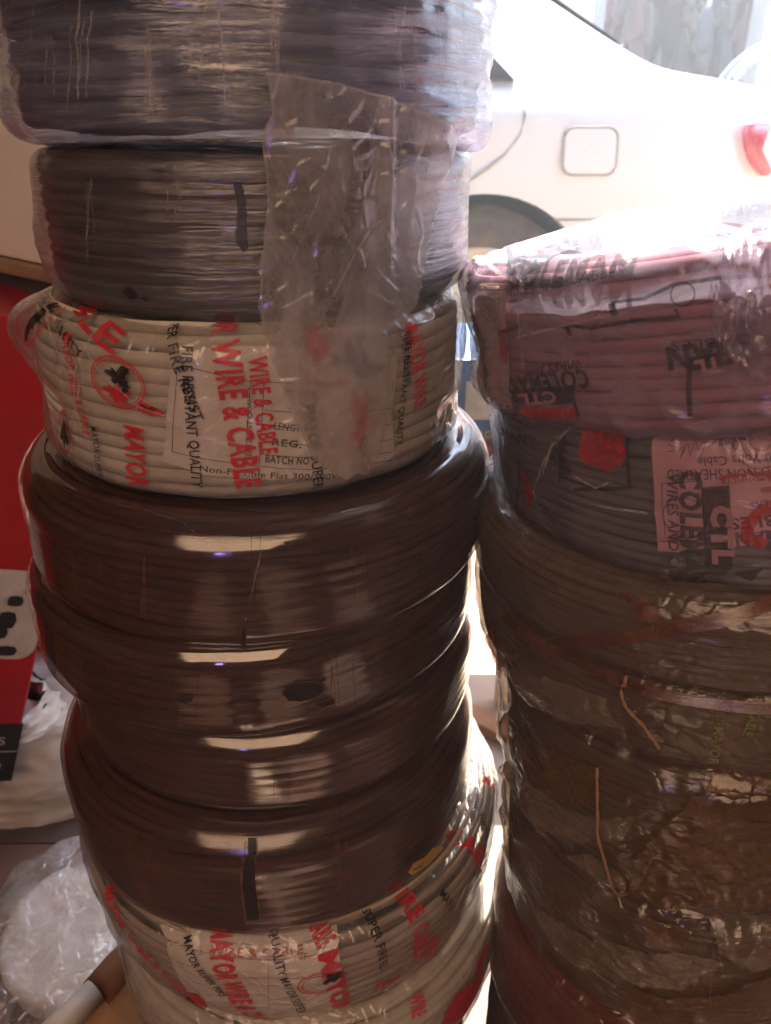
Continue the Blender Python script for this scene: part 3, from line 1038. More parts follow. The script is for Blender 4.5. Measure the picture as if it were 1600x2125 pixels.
# ================================================================== THE STACKS
K_black = cable_mat('black_cable', (0.022, 0.022, 0.028), (0.035, 0.035, 0.045), dust_amt=0.35)
K_navy = cable_mat('navy_black_cable', (0.03, 0.038, 0.065), (0.05, 0.06, 0.10), dust_amt=0.25)
K_cream = cable_mat('cream_cable', (0.76, 0.71, 0.60), (0.67, 0.62, 0.52), dust=(0.36, 0.27, 0.19), dust_amt=0.4)
K_cream2 = cable_mat('dingy_cream_cable', (0.55, 0.47, 0.38), (0.47, 0.40, 0.32), dust=(0.30, 0.19, 0.12), dust_amt=0.5)
K_brown = cable_mat('brown_black_cable', (0.085, 0.036, 0.026), (0.022, 0.015, 0.024), dust=(0.15, 0.055, 0.032), dust_amt=0.6, spec=0.15)
K_pink = cable_mat('pink_cable', (0.44, 0.18, 0.22), (0.38, 0.15, 0.19), dust=(0.30, 0.17, 0.19), dust_amt=0.4, rough=0.5)
K_grey = cable_mat('grey_cable', (0.17, 0.15, 0.15), (0.12, 0.10, 0.105), dust=(0.2, 0.12, 0.09), dust_amt=0.4)
K_dark = cable_mat('dark_brown_cable', (0.13, 0.085, 0.07), (0.07, 0.05, 0.045), dust=(0.16, 0.09, 0.05), dust_amt=0.6)

F_top = film('stretch_film_milky', milk=0.25, col=(0.56, 0.64, 0.92), dust=0.16, dcol=(0.32, 0.25, 0.24), streak=(9, 170), bump=1.0, gloss=0.16, rough=0.10, bdist=0.0025)
F_mid = film('stretch_film_dusty', milk=0.13, col=(0.56, 0.60, 0.74), dust=0.30, dcol=(0.28, 0.16, 0.10), streak=(7, 230), bump=0.9, gloss=0.13, rough=0.10, bdist=0.0018)
F_cream = film('printed_bag_film', milk=0.18, col=(0.72, 0.68, 0.66), dust=0.12, dcol=(0.4, 0.28, 0.18), streak=(30, 60), bump=0.8, gloss=0.09, rough=0.12, crinkle=0.42, bdist=0.0014)
F_brown = film('tight_brown_film', milk=0.05, col=(0.5, 0.4, 0.36), dust=0.17, dcol=(0.30, 0.10, 0.05), streak=(5, 75), bump=0.35, gloss=0.15, rough=0.055, tint=(0.9, 0.84, 0.8), bdist=0.0008, edge=0.8)
F_brown_dull = film('dull_brown_film', milk=0.05, col=(0.5, 0.4, 0.36), dust=0.17, dcol=(0.30, 0.10, 0.05), streak=(5, 75), bump=0.35, gloss=0.10, rough=0.13, tint=(0.9, 0.84, 0.8), bdist=0.0008, edge=0.8)
F_brown_mid = film('worn_brown_film', milk=0.05, col=(0.5, 0.4, 0.36), dust=0.17, dcol=(0.30, 0.10, 0.05), streak=(5, 75), bump=0.35, gloss=0.13, rough=0.095, tint=(0.9, 0.84, 0.8), bdist=0.0008, edge=0.8)
F_pink = film('printed_film_clear', milk=0.36, col=(0.58, 0.54, 0.68), dust=0.08, dcol=(0.4, 0.25, 0.22), streak=(30, 70), bump=0.6, gloss=0.07, rough=0.15, crinkle=0.3, bdist=0.0012)  # milky film; the mauve milk also paints the lens veil over the roll
F_grey = film('printed_film_grey', milk=0.15, col=(0.6, 0.55, 0.56), dust=0.16, dcol=(0.32, 0.2, 0.15), streak=(18, 200), bump=0.9, gloss=0.10, rough=0.12, crinkle=0.4, bdist=0.0012)
F_dirty = film('dirty_film', milk=0.07, col=(0.42, 0.38, 0.36), dust=0.50, dcol=(0.34, 0.24, 0.15), streak=(18, 70), bump=1.0, gloss=0.09, rough=0.12, crinkle=0.42, tint=(0.88, 0.8, 0.72), bdist=0.0018)

I_red = ink('red_ink', (0.62, 0.02, 0.04), 0.9)
I_black = ink('black_ink', (0.015, 0.014, 0.016), 0.92, wear=0.3)
I_grey = ink('grey_ink_film', (0.06, 0.06, 0.07), 0.72, wear=0.25)
I_fred = ink('faded_red_ink', (0.50, 0.05, 0.05), 0.62)
I_thin = ink('thin_line_ink', (0.05, 0.035, 0.03), 0.85, wear=0.1)
M_paper = solid('cream_paper', (0.85, 0.79, 0.71), (0.80, 0.73, 0.65), 0.6, 25)
M_ppaper = solid('pink_paper', (0.82, 0.46, 0.53), (0.76, 0.41, 0.48), 0.55, 12)
M_hole = solid('torn_hole', (0.02, 0.012, 0.010), None, 0.6, 60)
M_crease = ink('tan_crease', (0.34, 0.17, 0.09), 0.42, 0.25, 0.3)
M_glint = ink('crease_glint', (0.62, 0.58, 0.56), 0.40, 0.15, 0.35)  # pale ink painting the glints along film creases

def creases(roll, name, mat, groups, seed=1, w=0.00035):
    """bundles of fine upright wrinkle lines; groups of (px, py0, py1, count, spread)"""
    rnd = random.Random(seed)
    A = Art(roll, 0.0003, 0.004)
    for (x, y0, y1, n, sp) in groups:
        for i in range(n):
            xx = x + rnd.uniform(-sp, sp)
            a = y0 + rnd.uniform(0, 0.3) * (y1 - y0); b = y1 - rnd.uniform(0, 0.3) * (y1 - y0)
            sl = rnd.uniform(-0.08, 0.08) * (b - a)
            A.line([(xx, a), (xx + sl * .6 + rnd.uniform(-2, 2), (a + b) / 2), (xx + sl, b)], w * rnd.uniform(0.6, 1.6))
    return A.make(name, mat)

GL = 'cable rolls of the tall left stack'
GR = 'cable rolls of the right stack'

# ---------------- L1 top package
L1 = Roll(-.069, .466, -.007, .1225, .125, c=.018, cb=.012, amp=.0022, freq=(3, 25), fold=.0026, foldf=(1.3, 70), seed=1, bulge=.001,
          bumps=[(0.95, -.052, .25, .012, .004), (1.25, -.06, .12, .008, .006), (-1.2, -.05, .3, .012, .004)])
roll_thing(L1, 'cable_roll', 'thick black cable package in milky stretch film, topmost of the left stack', 'cable roll', GL)
winding(L1, K_navy, .0034, .004, .9)
film_mesh(L1, F_top)
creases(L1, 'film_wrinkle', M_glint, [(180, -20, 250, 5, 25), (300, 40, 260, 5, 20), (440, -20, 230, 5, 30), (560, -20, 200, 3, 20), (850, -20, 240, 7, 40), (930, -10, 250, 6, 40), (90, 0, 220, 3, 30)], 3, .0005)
# ---------------- L2
L2 = Roll(-.070, .465, -.081, .1165, .072, c=.009, cb=.014, amp=.0010, freq=(3, 30), fold=.0013, foldf=(1.2, 95), seed=2,
          bumps=[(-1.25, -.01, .16, .02, .004)])
roll_thing(L2, 'cable_roll', 'black cable roll in dusty clear film, second from top of the left stack', 'cable roll', GL)
winding(L2, K_black, .0026, .0024, .9)
film_mesh(L2, F_mid)
Art(L2).poly([(485, 375), (503, 378), (512, 440), (513, 510), (505, 520), (488, 500), (492, 430)], rough=2).make('ink_mark', I_grey)
Art(L2).blob((275, 605), .004, .0022, seed=4).make('torn_hole', M_hole)
Art(L2).blob((303, 616), .002, .0010, seed=6).make('torn_hole', M_hole)
creases(L2, 'film_wrinkle', M_glint, [(365, 330, 480, 3, 20), (640, 330, 500, 3, 60), (200, 330, 560, 3, 15)], 5, .0003)
# ---------------- L3 cream
L3 = Roll(-.079, .464, -.167, .1240, .086, c=.016, cb=.014, amp=.0018, freq=(4, 25), fold=.0016, foldf=(5, 22), seed=3,
          bumps=[(-1.12, .028, .22, .017, .0085), (-1.0, -.006, .20, .010, -.0055), (-1.05, -.025, .25, .012, .002), (1.25, .02, .25, .02, .004), (1.18, -.005, .10, .006, .005), (1.3, -.022, .2, .01, -.004)])
roll_thing(L3, 'cable_roll', 'cream cable roll in red MAYOR printed film, third from top of the left stack', 'cable roll', GL)
winding(L3, K_cream, .0045, .0022, .20, depth=.24, pack=.84)
film_mesh(L3, F_cream)
lab = Art(L3, -.0007, .003)
lab.poly([(378, 685), (560, 712), (700, 722), (800, 712), (826, 745), (818, 850), (822, 940), (800, 968), (700, 990), (560, 995), (430, 985), (338, 958), (345, 860), (352, 790)])
lbl = lab.make('paper_label', M_paper)
ln = Art(L3, -.0004, .004)
for P in ([(378, 758), (520, 788), (640, 796), (800, 790)], [(357, 936), (500, 962), (640, 972), (815, 955)], [(357, 936), (368, 758)], [(520, 788), (508, 962)], [(548, 790), (538, 965)], [(668, 796), (668, 970)],
          [(548, 850), (640, 858), (815, 845)], [(546, 880), (640, 890), (818, 880)], [(543, 912), (640, 922), (818, 912)], [(541, 940), (640, 947), (818, 938)], [(815, 790), (822, 935)]):
    ln.line(P, .00035)
ln.text('TYPE', (592, 823), (660, 828), .0038, .02).text('LENGTH', (568, 890), (635, 896), .0036, .02).text('REG.', (563, 921), (625, 928), .0036, .03)
ln.text('BATCH NO', (550, 957), (640, 962), .0040, .03).text('Non-Flexible Flat 300/500V', (415, 975), (700, 992), .0034, .012)
ln.text('BRILLIANT QUALITY', (522, 945), (524, 800), .0026)
ln.make('label_print', I_thin, lbl)
a = Art(L3, .0006)
a.text('MAYOR WIRE & CABLE', (462, 648), (492, 1012), .0125, .035)
a.text('CABLE', (188, 612), (238, 735), .0115, .03)
a.text('MAYOR', (255, 880), (268, 1005), .0120, .03)
a.text('WIRE & CABLE', (515, 740), (540, 940), .0085, .03)
a.text('MAYOR WIRE & CABLE', (120, 665), (172, 900), .0060, .03)
a.text('MAYOR WIRE', (872, 660), (860, 850), .0105, .03)
a.ring((243, 793), .0150, .0125, .0009).ring((243, 793), .0135, .0110, .0006).ring((85, 640), .010, .014, .0006).ring((85, 640), .0115, .0155, .0006).ring((132, 895), .007, .011, .0007)
a.ring((690, 745), .016, .013, .0008).ring((690, 745), .0140, .0110, .0006)
a.blob((690, 700), .006, .010, seed=9).blob((740, 870), .006, .014, seed=3, jag=.6).blob((95, 885), .004, .007, seed=2, jag=.5).blob((238, 812), .006, .004, seed=12, jag=.6)
a.poly([(292, 830), (335, 848), (345, 858), (318, 862), (285, 850)]).poly([(738, 958), (746, 958), (742, 972), (736, 970)])
a.make('red_lettering', I_red, L3.film)
a = Art(L3, .0009)
a.text('SUPER FIRE RESIST', (360, 665), (405, 870), .0052, .015)
a.text('FIRE RESISTANT QUALITY', (335, 715), (402, 1008), .0052, .015)
a.text('MAYOR SUPER', (632, 840), (650, 1015), .0055, .012)
a.text('SUPER FIRE RES', (853, 662), (838, 800), .0042, .012).text('FIRE RESISTANT QUALITY', (838, 690), (822, 925), .0045, .012)
a.text('QUALITY', (112, 650), (175, 742), .0040, .01).text('MAYOR SUPER', (188, 882), (205, 985), .0045, .01)
a.blob((245, 775), .0055, .0050, seed=5, jag=.7).blob((258, 800), .003, .003, seed=8, jag=.6).blob((84, 640), .003, .008, seed=15, jag=.7).blob((133, 893), .003, .0065, seed=11, jag=.6).blob((722, 735), .007, .0045, seed=10, jag=.7).blob((752, 765), .008, .0030, seed=12, jag=.6)
a.blob((310, 845), .006, .0012, seed=2, jag=.8)
a.make('black_lettering', I_black, L3.film)
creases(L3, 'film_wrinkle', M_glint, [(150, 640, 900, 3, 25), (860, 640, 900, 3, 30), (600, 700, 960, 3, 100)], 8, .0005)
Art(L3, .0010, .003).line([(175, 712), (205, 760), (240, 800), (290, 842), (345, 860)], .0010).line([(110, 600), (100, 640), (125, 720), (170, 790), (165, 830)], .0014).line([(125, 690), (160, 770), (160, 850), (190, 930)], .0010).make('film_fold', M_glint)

# ---------------- brown rolls
L4 = Roll(-.080, .465, -.241, .1455, .074, c=.021, cb=.015, amp=.0009, freq=(2, 18), ridge=.00005, pitch=.0072, tilt=(R_(.8), R_(.6)), seed=4)
L5 = Roll(-.087, .462, -.301, .1460, .063, c=.015, cb=.014, amp=.0010, freq=(2, 18), ridge=.00005, pitch=.0072, tilt=(R_(-.6), R_(-1.0)), seed=5)
L6 = Roll(-.078, .467, -.364, .1415, .062, c=.018, cb=.014, amp=.0010, freq=(2, 18), ridge=.00005, pitch=.0072, tilt=(R_(.5), R_(-1.0)), seed=6)
L7 = Roll(-.085, .461, -.456, .1510, .091, c=.028, cb=.016, amp=.0010, freq=(2, 15), ridge=.00005, pitch=.0080, tilt=(R_(.8), R_(-.7)), seed=7)
for Lx, lab_ in ((L4, 'brown-black cable roll with smooth rounded shoulder, directly under the cream printed roll'),
                 (L5, 'brown-black cable roll with oval holes torn in its film, middle of the tall left stack'),
                 (L6, 'thin brown-black cable roll just below the one with torn oval holes'),
                 (L7, 'brown-black cable roll with dark upright slit in its film, lowest brown roll')):
    roll_thing(Lx, 'cable_roll', lab_, 'cable roll', GL)
    winding(Lx, K_brown, .0030, .0020, .60)
    film_mesh(Lx, {4: F_brown_mid, 5: F_brown, 6: F_brown_mid, 7: F_brown_dull}[Lx.seed])
creases(L4, 'film_crease', M_crease, [(148, 1150, 1300, 4, 10), (215, 1130, 1300, 2, 10), (280, 1110, 1320, 3, 30), (540, 1040, 1300, 3, 30), (870, 1060, 1260, 3, 20), (700, 1050, 1300, 2, 60)], 1)
creases(L5, 'film_crease', M_crease, [(155, 1360, 1490, 5, 12), (700, 1330, 1520, 5, 40), (860, 1290, 1450, 3, 20), (380, 1380, 1530, 2, 40)], 2)
creases(L6, 'film_crease', M_crease, [(190, 1540, 1620, 3, 10), (600, 1560, 1700, 2, 80)], 3)
creases(L7, 'film_crease', M_crease, [(215, 1650, 1800, 5, 14), (262, 1680, 1840, 6, 16), (320, 1700, 1880, 6, 20), (715, 1700, 1900, 6, 16), (690, 1640, 1780, 3, 12), (835, 1680, 1780, 4, 12), (920, 1580, 1680, 4, 14), (470, 1740, 1900, 2, 10), (560, 1740, 1920, 2, 20)], 4)
Art(L4, .0005).poly([(506, 1295), (511, 1320), (508, 1350), (499, 1350), (500, 1325)]).make('torn_hole', M_hole)
for q_ in ((600, 1118, .0016, .0008), (627, 1118, .0014, .0006), (664, 1113, .0007, .0005)):
    Art(L4, .0005).blob(q_[:2], q_[2], q_[3], seed=q_[0]).make('torn_hole', M_hole)
Art(L4, .0004).line([(540, 1150), (525, 1215), (508, 1290)], .0004).line([(300, 1055), (380, 1075), (420, 1120)], .0003).line([(800, 1010), (835, 985)], .0004).make('scratch', M_glint)
for hp in ([(585, 1437), (592, 1422), (615, 1412), (650, 1409), (672, 1418), (670, 1432), (655, 1445), (628, 1453), (598, 1452)],
           [(655, 1462), (668, 1450), (695, 1447), (692, 1458), (672, 1466)], [(362, 1445), (375, 1437), (402, 1442), (398, 1452), (385, 1458), (370, 1452)]):
    ho = Art(L5, .0006).poly(hp, rough=1.2, step=6).make('torn_hole', M_hole)
    Art(L5, .0010, .002).line(hp, .0007, closed=True).make('hole_rim', M_crease, ho)
Art(L7, .0005).poly([(512, 1725), (530, 1725), (527, 1780), (530, 1830), (538, 1905), (512, 1905), (503, 1830), (508, 1770)], rough=1).make('torn_hole', M_hole)
Art(L7, .0008).line([(508, 1730), (503, 1790), (500, 1830), (510, 1905)], .0010).line([(533, 1730), (530, 1790), (534, 1850), (541, 1905)], .0008).make('slit_edge', M_crease)

# yellow tag on L7
a = Art(L7, .0042, .003)
a.poly([(838, 1800), (848, 1782), (872, 1768), (888, 1750), (906, 1745), (910, 1752), (892, 1770), (878, 1785), (846, 1806)], step=6)
tg = a.make('yellow_tag', solid('yellow_paper', (0.62, 0.40, 0.10), (0.5, 0.3, 0.07), 0.5, 40))
a = Art(L7, .0046, .003); a.text('N47', (848, 1799), (868, 1786), .0030, .01); a.line([(872, 1786), (878, 1774)], .0006); a.make('tag_writing', I_black, tg)

# ---------------- L8 lower cream roll
L8 = Roll(-.074, .464, -.560, .1660, .108, c=.022, cb=.050, taper=.010, amp=.0018, freq=(4, 20), fold=.0010, foldf=(5, 25), seed=8,
          bumps=[(-1.15, -.01, .15, .02, -.008), (-.95, -.035, .12, .02, .006)])
roll_thing(L8, 'cable_roll', 'cream printed cable roll with a paper label, just below the brown rolls', 'cable roll', GL)
winding(L8, K_cream2, .0050, .0025, .20, depth=.32, pack=.86)
film_mesh(L8, F_cream)
lab = Art(L8, -.0007, .004)
lab.poly([(322, 1915), (440, 1935), (560, 1945), (700, 1920), (712, 2040), (716, 2200), (560, 2220), (420, 2200), (380, 2080), (345, 2000)])
lb8 = lab.make('paper_label', M_paper)
ln = Art(L8, -.0004, .004)
ln.text('WIRE & CABLE', (425, 1975), (630, 1975), .0055, .03).line([(395, 1985), (560, 2002), (706, 1985)], .0005).line([(420, 2030), (560, 2040), (708, 2025)], .0005).line([(552, 2000), (556, 2110)], .0004).line([(460, 1995), (470, 2110)], .0004)
ln.text('YVF', (606, 2010), (640, 2006), .0045, .0)
ln.make('label_print', ink('orange_ink', (0.62, 0.16, 0.05), 0.85), lb8)
a = Art(L8, .0006, .004)
a.text('MAYOR WIRE & CABLE', (202, 1832), (385, 2090), .010, .04).text('MAYOR WIRE & CABLE', (440, 1928), (520, 2180), .015, .04).text('CABLE', (640, 1925), (662, 1968), .014, .04)
a.text('MAYOR', (662, 1985), (700, 2130), .013, .04).text('FIRE CABLE', (808, 1850), (870, 2010), .013, .035).text('CABLE WIRE', (925, 1745), (1000, 1900), .013, .03)
a.text('MAYOR', (1003, 1622), (1040, 1700), .0085, .03).text('MAYOR WIRE', (900, 1960), (870, 2110), .012, .04)
a.ring((668, 2048), .015, .012, .0009).ring((668, 2048), .0125, .010, .0007).text('TOP', (775, 2080), (830, 2065), .012, .04).ring((745, 2110), .012, .008, .0009)
a.blob((400, 2100), .007, .011, seed=17, jag=.35)
a.make('red_lettering', I_red, L8.film)
a = Art(L8, .0010, .004)
a.text('MAYOR SUPER FIRE', (375, 1942), (455, 2080), .0060, .02).text('QUALITY MAYOR SUPER', (560, 1935), (620, 2120), .0060, .01).text('SUPER FIRE RES', (752, 1895), (790, 2020), .0065, .02)
a.text('MAYOR SUPER', (955, 1650), (1018, 1745), .0050, .01).text('MAYOR', (918, 1850), (935, 1900), .006, .02).text('SUPER', (985, 1580), (1010, 1620), .004, .01)
a.blob((690, 2035), .006, .005, seed=3, jag=.7).blob((382, 2098), .004, .006, seed=13, jag=.7)
a.make('black_lettering', I_black, L8.film)
# ---------------- rolls under it
L9 = Roll(-.066, .480, -.665, .170, .105, c=.03, cb=.03, amp=.002, freq=(4, 20), fold=.001, seed=9)
roll_thing(L9, 'cable_roll', 'white and red printed cable roll, lowest one showing in the left stack', 'cable roll', GL)
winding(L9, K_cream, .0046, .0025, .35); film_mesh(L9, F_cream, nu=200)
a = Art(L9, .0006, .005)
a.blob((960, 2080), .03, .02, seed=3, jag=.25).blob((1000, 1990), .012, .006, seed=5, jag=.3).text('WIRE', (850, 2060), (860, 2120), .012, .04)
a.make('red_print', I_red, L9.film)
L10 = Roll(-.07, .475, -.88, .150, .214, c=.02, cb=.02, seed=10)
roll_thing(L10, 'cable_drum', 'dark cable drum at the foot of the left stack, below the frame', 'cable roll', GL)
winding(L10, K_brown, .0050, .0025, .3, seg=90)

# ================================================================== RIGHT STACK
R1 = Roll(.212, .420, -.104, .1620, .073, rin=.012, c=.012, cb=.012, tilt=(R_(-5.0), R_(-12.5)), amp=.0022, freq=(4, 22), fold=.0022, foldf=(6, 30), seed=11,
          bumps=[(-1.55, -.005, .14, .012, -.004), (-1.0, .046, .5, .012, .003), (.45, 0, .10, .012, .007), (.32, -.01, .06, .03, .003)])
roll_thing(R1, 'cable_roll', 'tilted pink cable roll in printed clear film, topmost of the right stack', 'cable roll', GR)
winding(R1, K_pink, .0030, .0028, .22, seg=220)
film_mesh(R1, F_pink, nu=420)
lab = Art(R1, -.0008, .003)
lab.poly([(985, 578), (1044, 578), (1048, 660), (1052, 760), (1064, 850), (1000, 836), (992, 760), (984, 680)])
pl_ = lab.make('paper_label', solid('salmon_paper', (0.72, 0.46, 0.38), (0.66, 0.40, 0.33), 0.55, 20))
ln = Art(R1, -.0004, .004)
ln.line([(990, 602), (1046, 602)], .0004).line([(998, 610), (1036, 610), (1034, 690)], .0004).line([(998, 610), (1004, 690)], .0004).ring((1018, 650), .004, .009, .0006)
ln.text('NIS', (1012, 670), (1012, 632), .0035, .02).line([(1006, 800), (1056, 810)], .0003).line([(1002, 832), (1060, 842)], .0005).text('APPROVED', (1034, 615), (1000, 615), .0018)
ln.make('label_print', I_thin, pl_)
a = Art(R1, .0006, .0035)
a.poly([(1050, 515), (1058, 572), (1110, 562), (1180, 545), (1250, 522), (1250, 485), (1190, 492), (1120, 512), (1080, 530), (1062, 520), (1056, 505)])
a.text('COLEMAN', (1052, 598), (1305, 542), .0085, .045).text('WIRES AND CABLES', (1052, 618), (1292, 572), .0042, .01)
a.text('COLEMAN', (1224, 752), (1048, 788), .0080, .04).text('WIRES AND CABLES', (1212, 746), (1030, 764), .0036, .01) if False else None
a.text('COLEMAN', (1222, 764), (1060, 778), .0085, .04).text('WIRES AND', (1208, 744), (1092, 756), .0040, .01)
a.poly([(1070, 806), (1192, 800), (1194, 836), (1150, 840), (1072, 832)])
a.text('COLEMAN', (1458, 500), (1620, 478), .0090, .045).text('WIRES AND', (1478, 512), (1600, 498), .0042, .01)
a.text('MAN', (1540, 700), (1382, 722), .0090, .045).text('CABLES', (1560, 690), (1392, 708), .0040, .01)
a.poly([(1428, 742), (1540, 722), (1560, 745), (1430, 772)]).line([(1432, 742), (1430, 800), (1434, 862)], .0020)
a.poly([(1495, 430), (1600, 420), (1600, 470), (1500, 472)])
a.line([(1186, 696), (1182, 674), (1230, 680), (1290, 668), (1340, 662)], .0014).line([(1278, 652), (1275, 626), (1340, 618), (1400, 590), (1500, 575), (1600, 572)], .0014).line([(1272, 628), (1278, 652)], .0030).line([(1178, 674), (1184, 694)], .0026)
a.line([(1402, 640), (1412, 655), (1360, 660), (1310, 664)], .0014).line([(1036, 690), (1080, 678), (1082, 690)], .0022).line([(1192, 836), (1200, 868)], .0018).line([(1050, 512), (1060, 560)], .0018)
a.ring((1418, 610), .0042, .0042, .0006).blob((1004, 750), .004, .014, seed=4, jag=.9).line([(978, 640), (1000, 700), (1006, 730)], .0016)
a.make('black_lettering', I_grey, R1.film)
a = Art(R1, .0008, .0035)
a.text('CTL', (1086, 548), (1215, 512), .0065, .05).text('CTL', (1152, 812), (1085, 816), .0055, .05).text('CTL', (1530, 732), (1440, 750), .0060, .05)
a.make('pale_lettering', ink('pale_film_ink', (0.40, 0.20, 0.23), 0.8, wear=.1), R1.film)
a = Art(R1, .0007, .0035)
a.blob((1044, 715), .005, .008, seed=3, jag=.6).poly([(1085, 845), (1190, 845), (1196, 868), (1110, 868)]).blob((1150, 492), .012, .006, seed=7, jag=.6)
a.make('red_print', I_fred, R1.film)
a = Art(R1, .0012, .003)
a.line([(1000, 535), (1020, 560), (1048, 574)], .0016).line([(1075, 700), (1150, 680), (1200, 668), (1270, 652)], .0008).line([(1068, 570), (1080, 660), (1092, 760)], .0010)
a.make('film_fold', M_glint)
# knotted wad of film on the right side of R1
def wad(roll, cpx, ru, rs, off, amp, mat, name, seed):
    cu_, cs_ = roll.hit(*cpx)
    vs, fs, uv = [], [], []
    n, m = 44, 44
    for i in range(n + 1):
        for j in range(m + 1):
            a_ = (i / n * 2 - 1); b_ = (j / m * 2 - 1)
            rr = min(1, math.hypot(a_, b_))
            fall = max(0, 1 - rr ** 2)
            q = Vector((a_ * 1.8 + seed, b_ * 1.3, seed))
            d = (1 - abs(noise.noise(q)) * 2.2) * .7 + (1 - abs(noise.noise(q * 2.2)) * 2.2) * .4
            ju = 1 + .35 * noise.noise(Vector((a_ * 1.5, b_ * 1.5, seed * 5)))
            u, s = cu_ + a_ * ru * ju, cs_ + b_ * rs * ju
            vs.append(roll.local(u, s, off + fall * amp * (0.4 + d) if fall > 0 else off * .3)); uv.append((u, s))
    for i in range(n):
        for j in range(m):
            a_ = i * (m + 1) + j
            if math.hypot((i + .5) / n * 2 - 1, (j + .5) / m * 2 - 1) < 1 + .2 * noise.noise(Vector((i * .3, j * .3, seed))):
                fs.append((a_, a_ + 1, a_ + m + 2, a_ + m + 1))
    return link_mesh(name, vs, fs, mat, roll.t, uvs=uv)
F_wad = film('bunched_film', milk=0.32, col=(0.58, 0.46, 0.62), dust=0.1, dcol=(.4, .3, .25), streak=(50, 50), bump=.8, gloss=0.10, rough=0.14, crinkle=0.35, bdist=0.0022)
wad(R1, (1575, 560), .013, .026, .0012, .005, F_wad, 'bunched_film', 2)
wad(R1, (1555, 690), .013, .017, .0012, .0035, F_wad, 'bunched_film', 6)

R2 = Roll(.219, .420, -.176, .1520, .080, tilt=(R_(-1), R_(-9)), c=.014, cb=.014, amp=.0016, freq=(4, 22), fold=.0022, foldf=(5, 28), seed=12,
          bumps=[(-.95, 0, .06, .03, .003)])
roll_thing(R2, 'cable_roll', 'grey cable roll with an upside-down pink label, second in the right stack', 'cable roll', GR)
winding(R2, cable_mat('blue_grey_cable', (0.17, 0.165, 0.20), (0.12, 0.12, 0.15), dust=(0.2, 0.15, 0.14), dust_amt=0.3), .0028, .0028, .4, seg=200)
film_mesh(R2, F_grey, nu=420)
lab = Art(R2, -.0009, .003)
lab.poly([(1347, 872), (1420, 862), (1520, 850), (1640, 836), (1660, 1120), (1560, 1135), (1450, 1142), (1364, 1146), (1358, 1040), (1352, 960)])
pk = lab.make('paper_label', M_ppaper)
ln = Art(R2, -.0006, .003)
ln.text('Made in Nigeria', (1600, 868), (1436, 878), .0042, .01).text('Date', (1530, 900), (1482, 904), .0042, .015).line([(1478, 904), (1362, 914)], .0003)
ln.text('1000 Volts Cable', (1640, 934), (1446, 950), .0042, .01).text('INSULATED NON SHEATHED', (1720, 952), (1382, 976), .0046, .012)
ln.line([(1350, 880), (1420, 872), (1600, 856)], .0004).line([(1366, 1124), (1460, 1120), (1620, 1102)], .0005)
ln.line([(1372, 1004), (1456, 996), (1462, 1112), (1380, 1118), (1372, 1004)], .0004).text('STANDARDS', (1462, 1106), (1384, 1112), .0030, .01).ring((1420, 1075), .009, .010, .0004)
ln.ring((1580, 912), .0100, .0115, .0003).ring((1580, 912), .0070, .0080, .0003).ring((1580, 912), .0040, .0042, .0003)
ln.text('METERS', (1640, 1034), (1556, 1044), .0040, .0).text('CABLES', (1680, 1060), (1512, 1078), .0058, .03).text('COLEMAN', (1740, 1090), (1524, 1108), .0072, .045)
ln.line([(1392, 912), (1385, 925), (1405, 930), (1392, 938), (1385, 938)], .0005)
ln.line([(1475, 912), (1468, 930), (1462, 918), (1455, 950), (1440, 915), (1432, 948), (1425, 922), (1410, 952), (1420, 925), (1408, 935)], .0004)
ln.make('label_print', ink('purple_ink', (0.13, 0.05, 0.16), 0.85, wear=.1), pk)
ln = Art(R2, -.0005, .003)
ln.poly([(1496, 985), (1600, 975), (1640, 972), (1640, 992), (1600, 996), (1498, 1004)]).poly([(1578, 1012), (1640, 1006), (1640, 1020), (1580, 1024)])
ln.make('red_bar', ink('brick_ink', (0.52, 0.10, 0.09), 0.95, wear=.1), pk)
Art(R2, -.0003, .003).text('Pure Copper', (1660, 980), (1500, 992), .0034, .02).make('bar_lettering', M_ppaper, pk)
a = Art(R2, .0008, .003)
a.text('COLEMAN', (1413, 972), (1418, 1225), .0088, .05).text('WIRES AND CABLES', (1386, 980), (1392, 1240), .0048, .02)
a.poly([(1457, 1008), (1515, 1004), (1518, 1100), (1520, 1180), (1500, 1194), (1462, 1196), (1460, 1100)])
a.line([(1304, 870), (1308, 1010), (1200, 1012)], .0018).line([(1080, 950), (1072, 1050), (1062, 1090)], .0020).line([(1218, 1180), (1312, 1192), (1312, 1205)], .0018).poly([(1210, 1180), (1310, 1190), (1310, 1204), (1215, 1192)])
a.text('COLEMAN', (1020, 872), (1100, 925), .0055, .03).text('WIRES', (1140, 985), (1165, 930), .005, .02).text('CABLES', (1110, 1040), (1150, 1090), .005, .02).blob((1150, 1150), .008, .005, seed=3, jag=.8)
a.blob((1170, 950), .006, .01, seed=9, jag=.9)
a.poly([(1520, 1190), (1585, 1176), (1560, 1205)])
a.make('black_lettering', I_grey, R2.film)
Art(R2, .0012, .003).text('CTL', (1478, 1045), (1482, 1170), .0080, .07).make('pale_lettering', ink('pale_film_ink_2', (0.42, 0.24, 0.28), 0.8, wear=.1), R2.film)
a = Art(R2, .0007, .003)
a.blob((1250, 925), .0125, .0115, seed=3, jag=.2).blob((1095, 1015), .006, .012, seed=6, jag=.4).blob((1075, 1090), .008, .008, seed=8, jag=.4)
a.line([(1620, 1040), (1580, 1060), (1552, 1090), (1548, 1118), (1590, 1128)], .0050)
a.make('red_print', I_fred, R2.film)
a = Art(R2, .0016, .003)
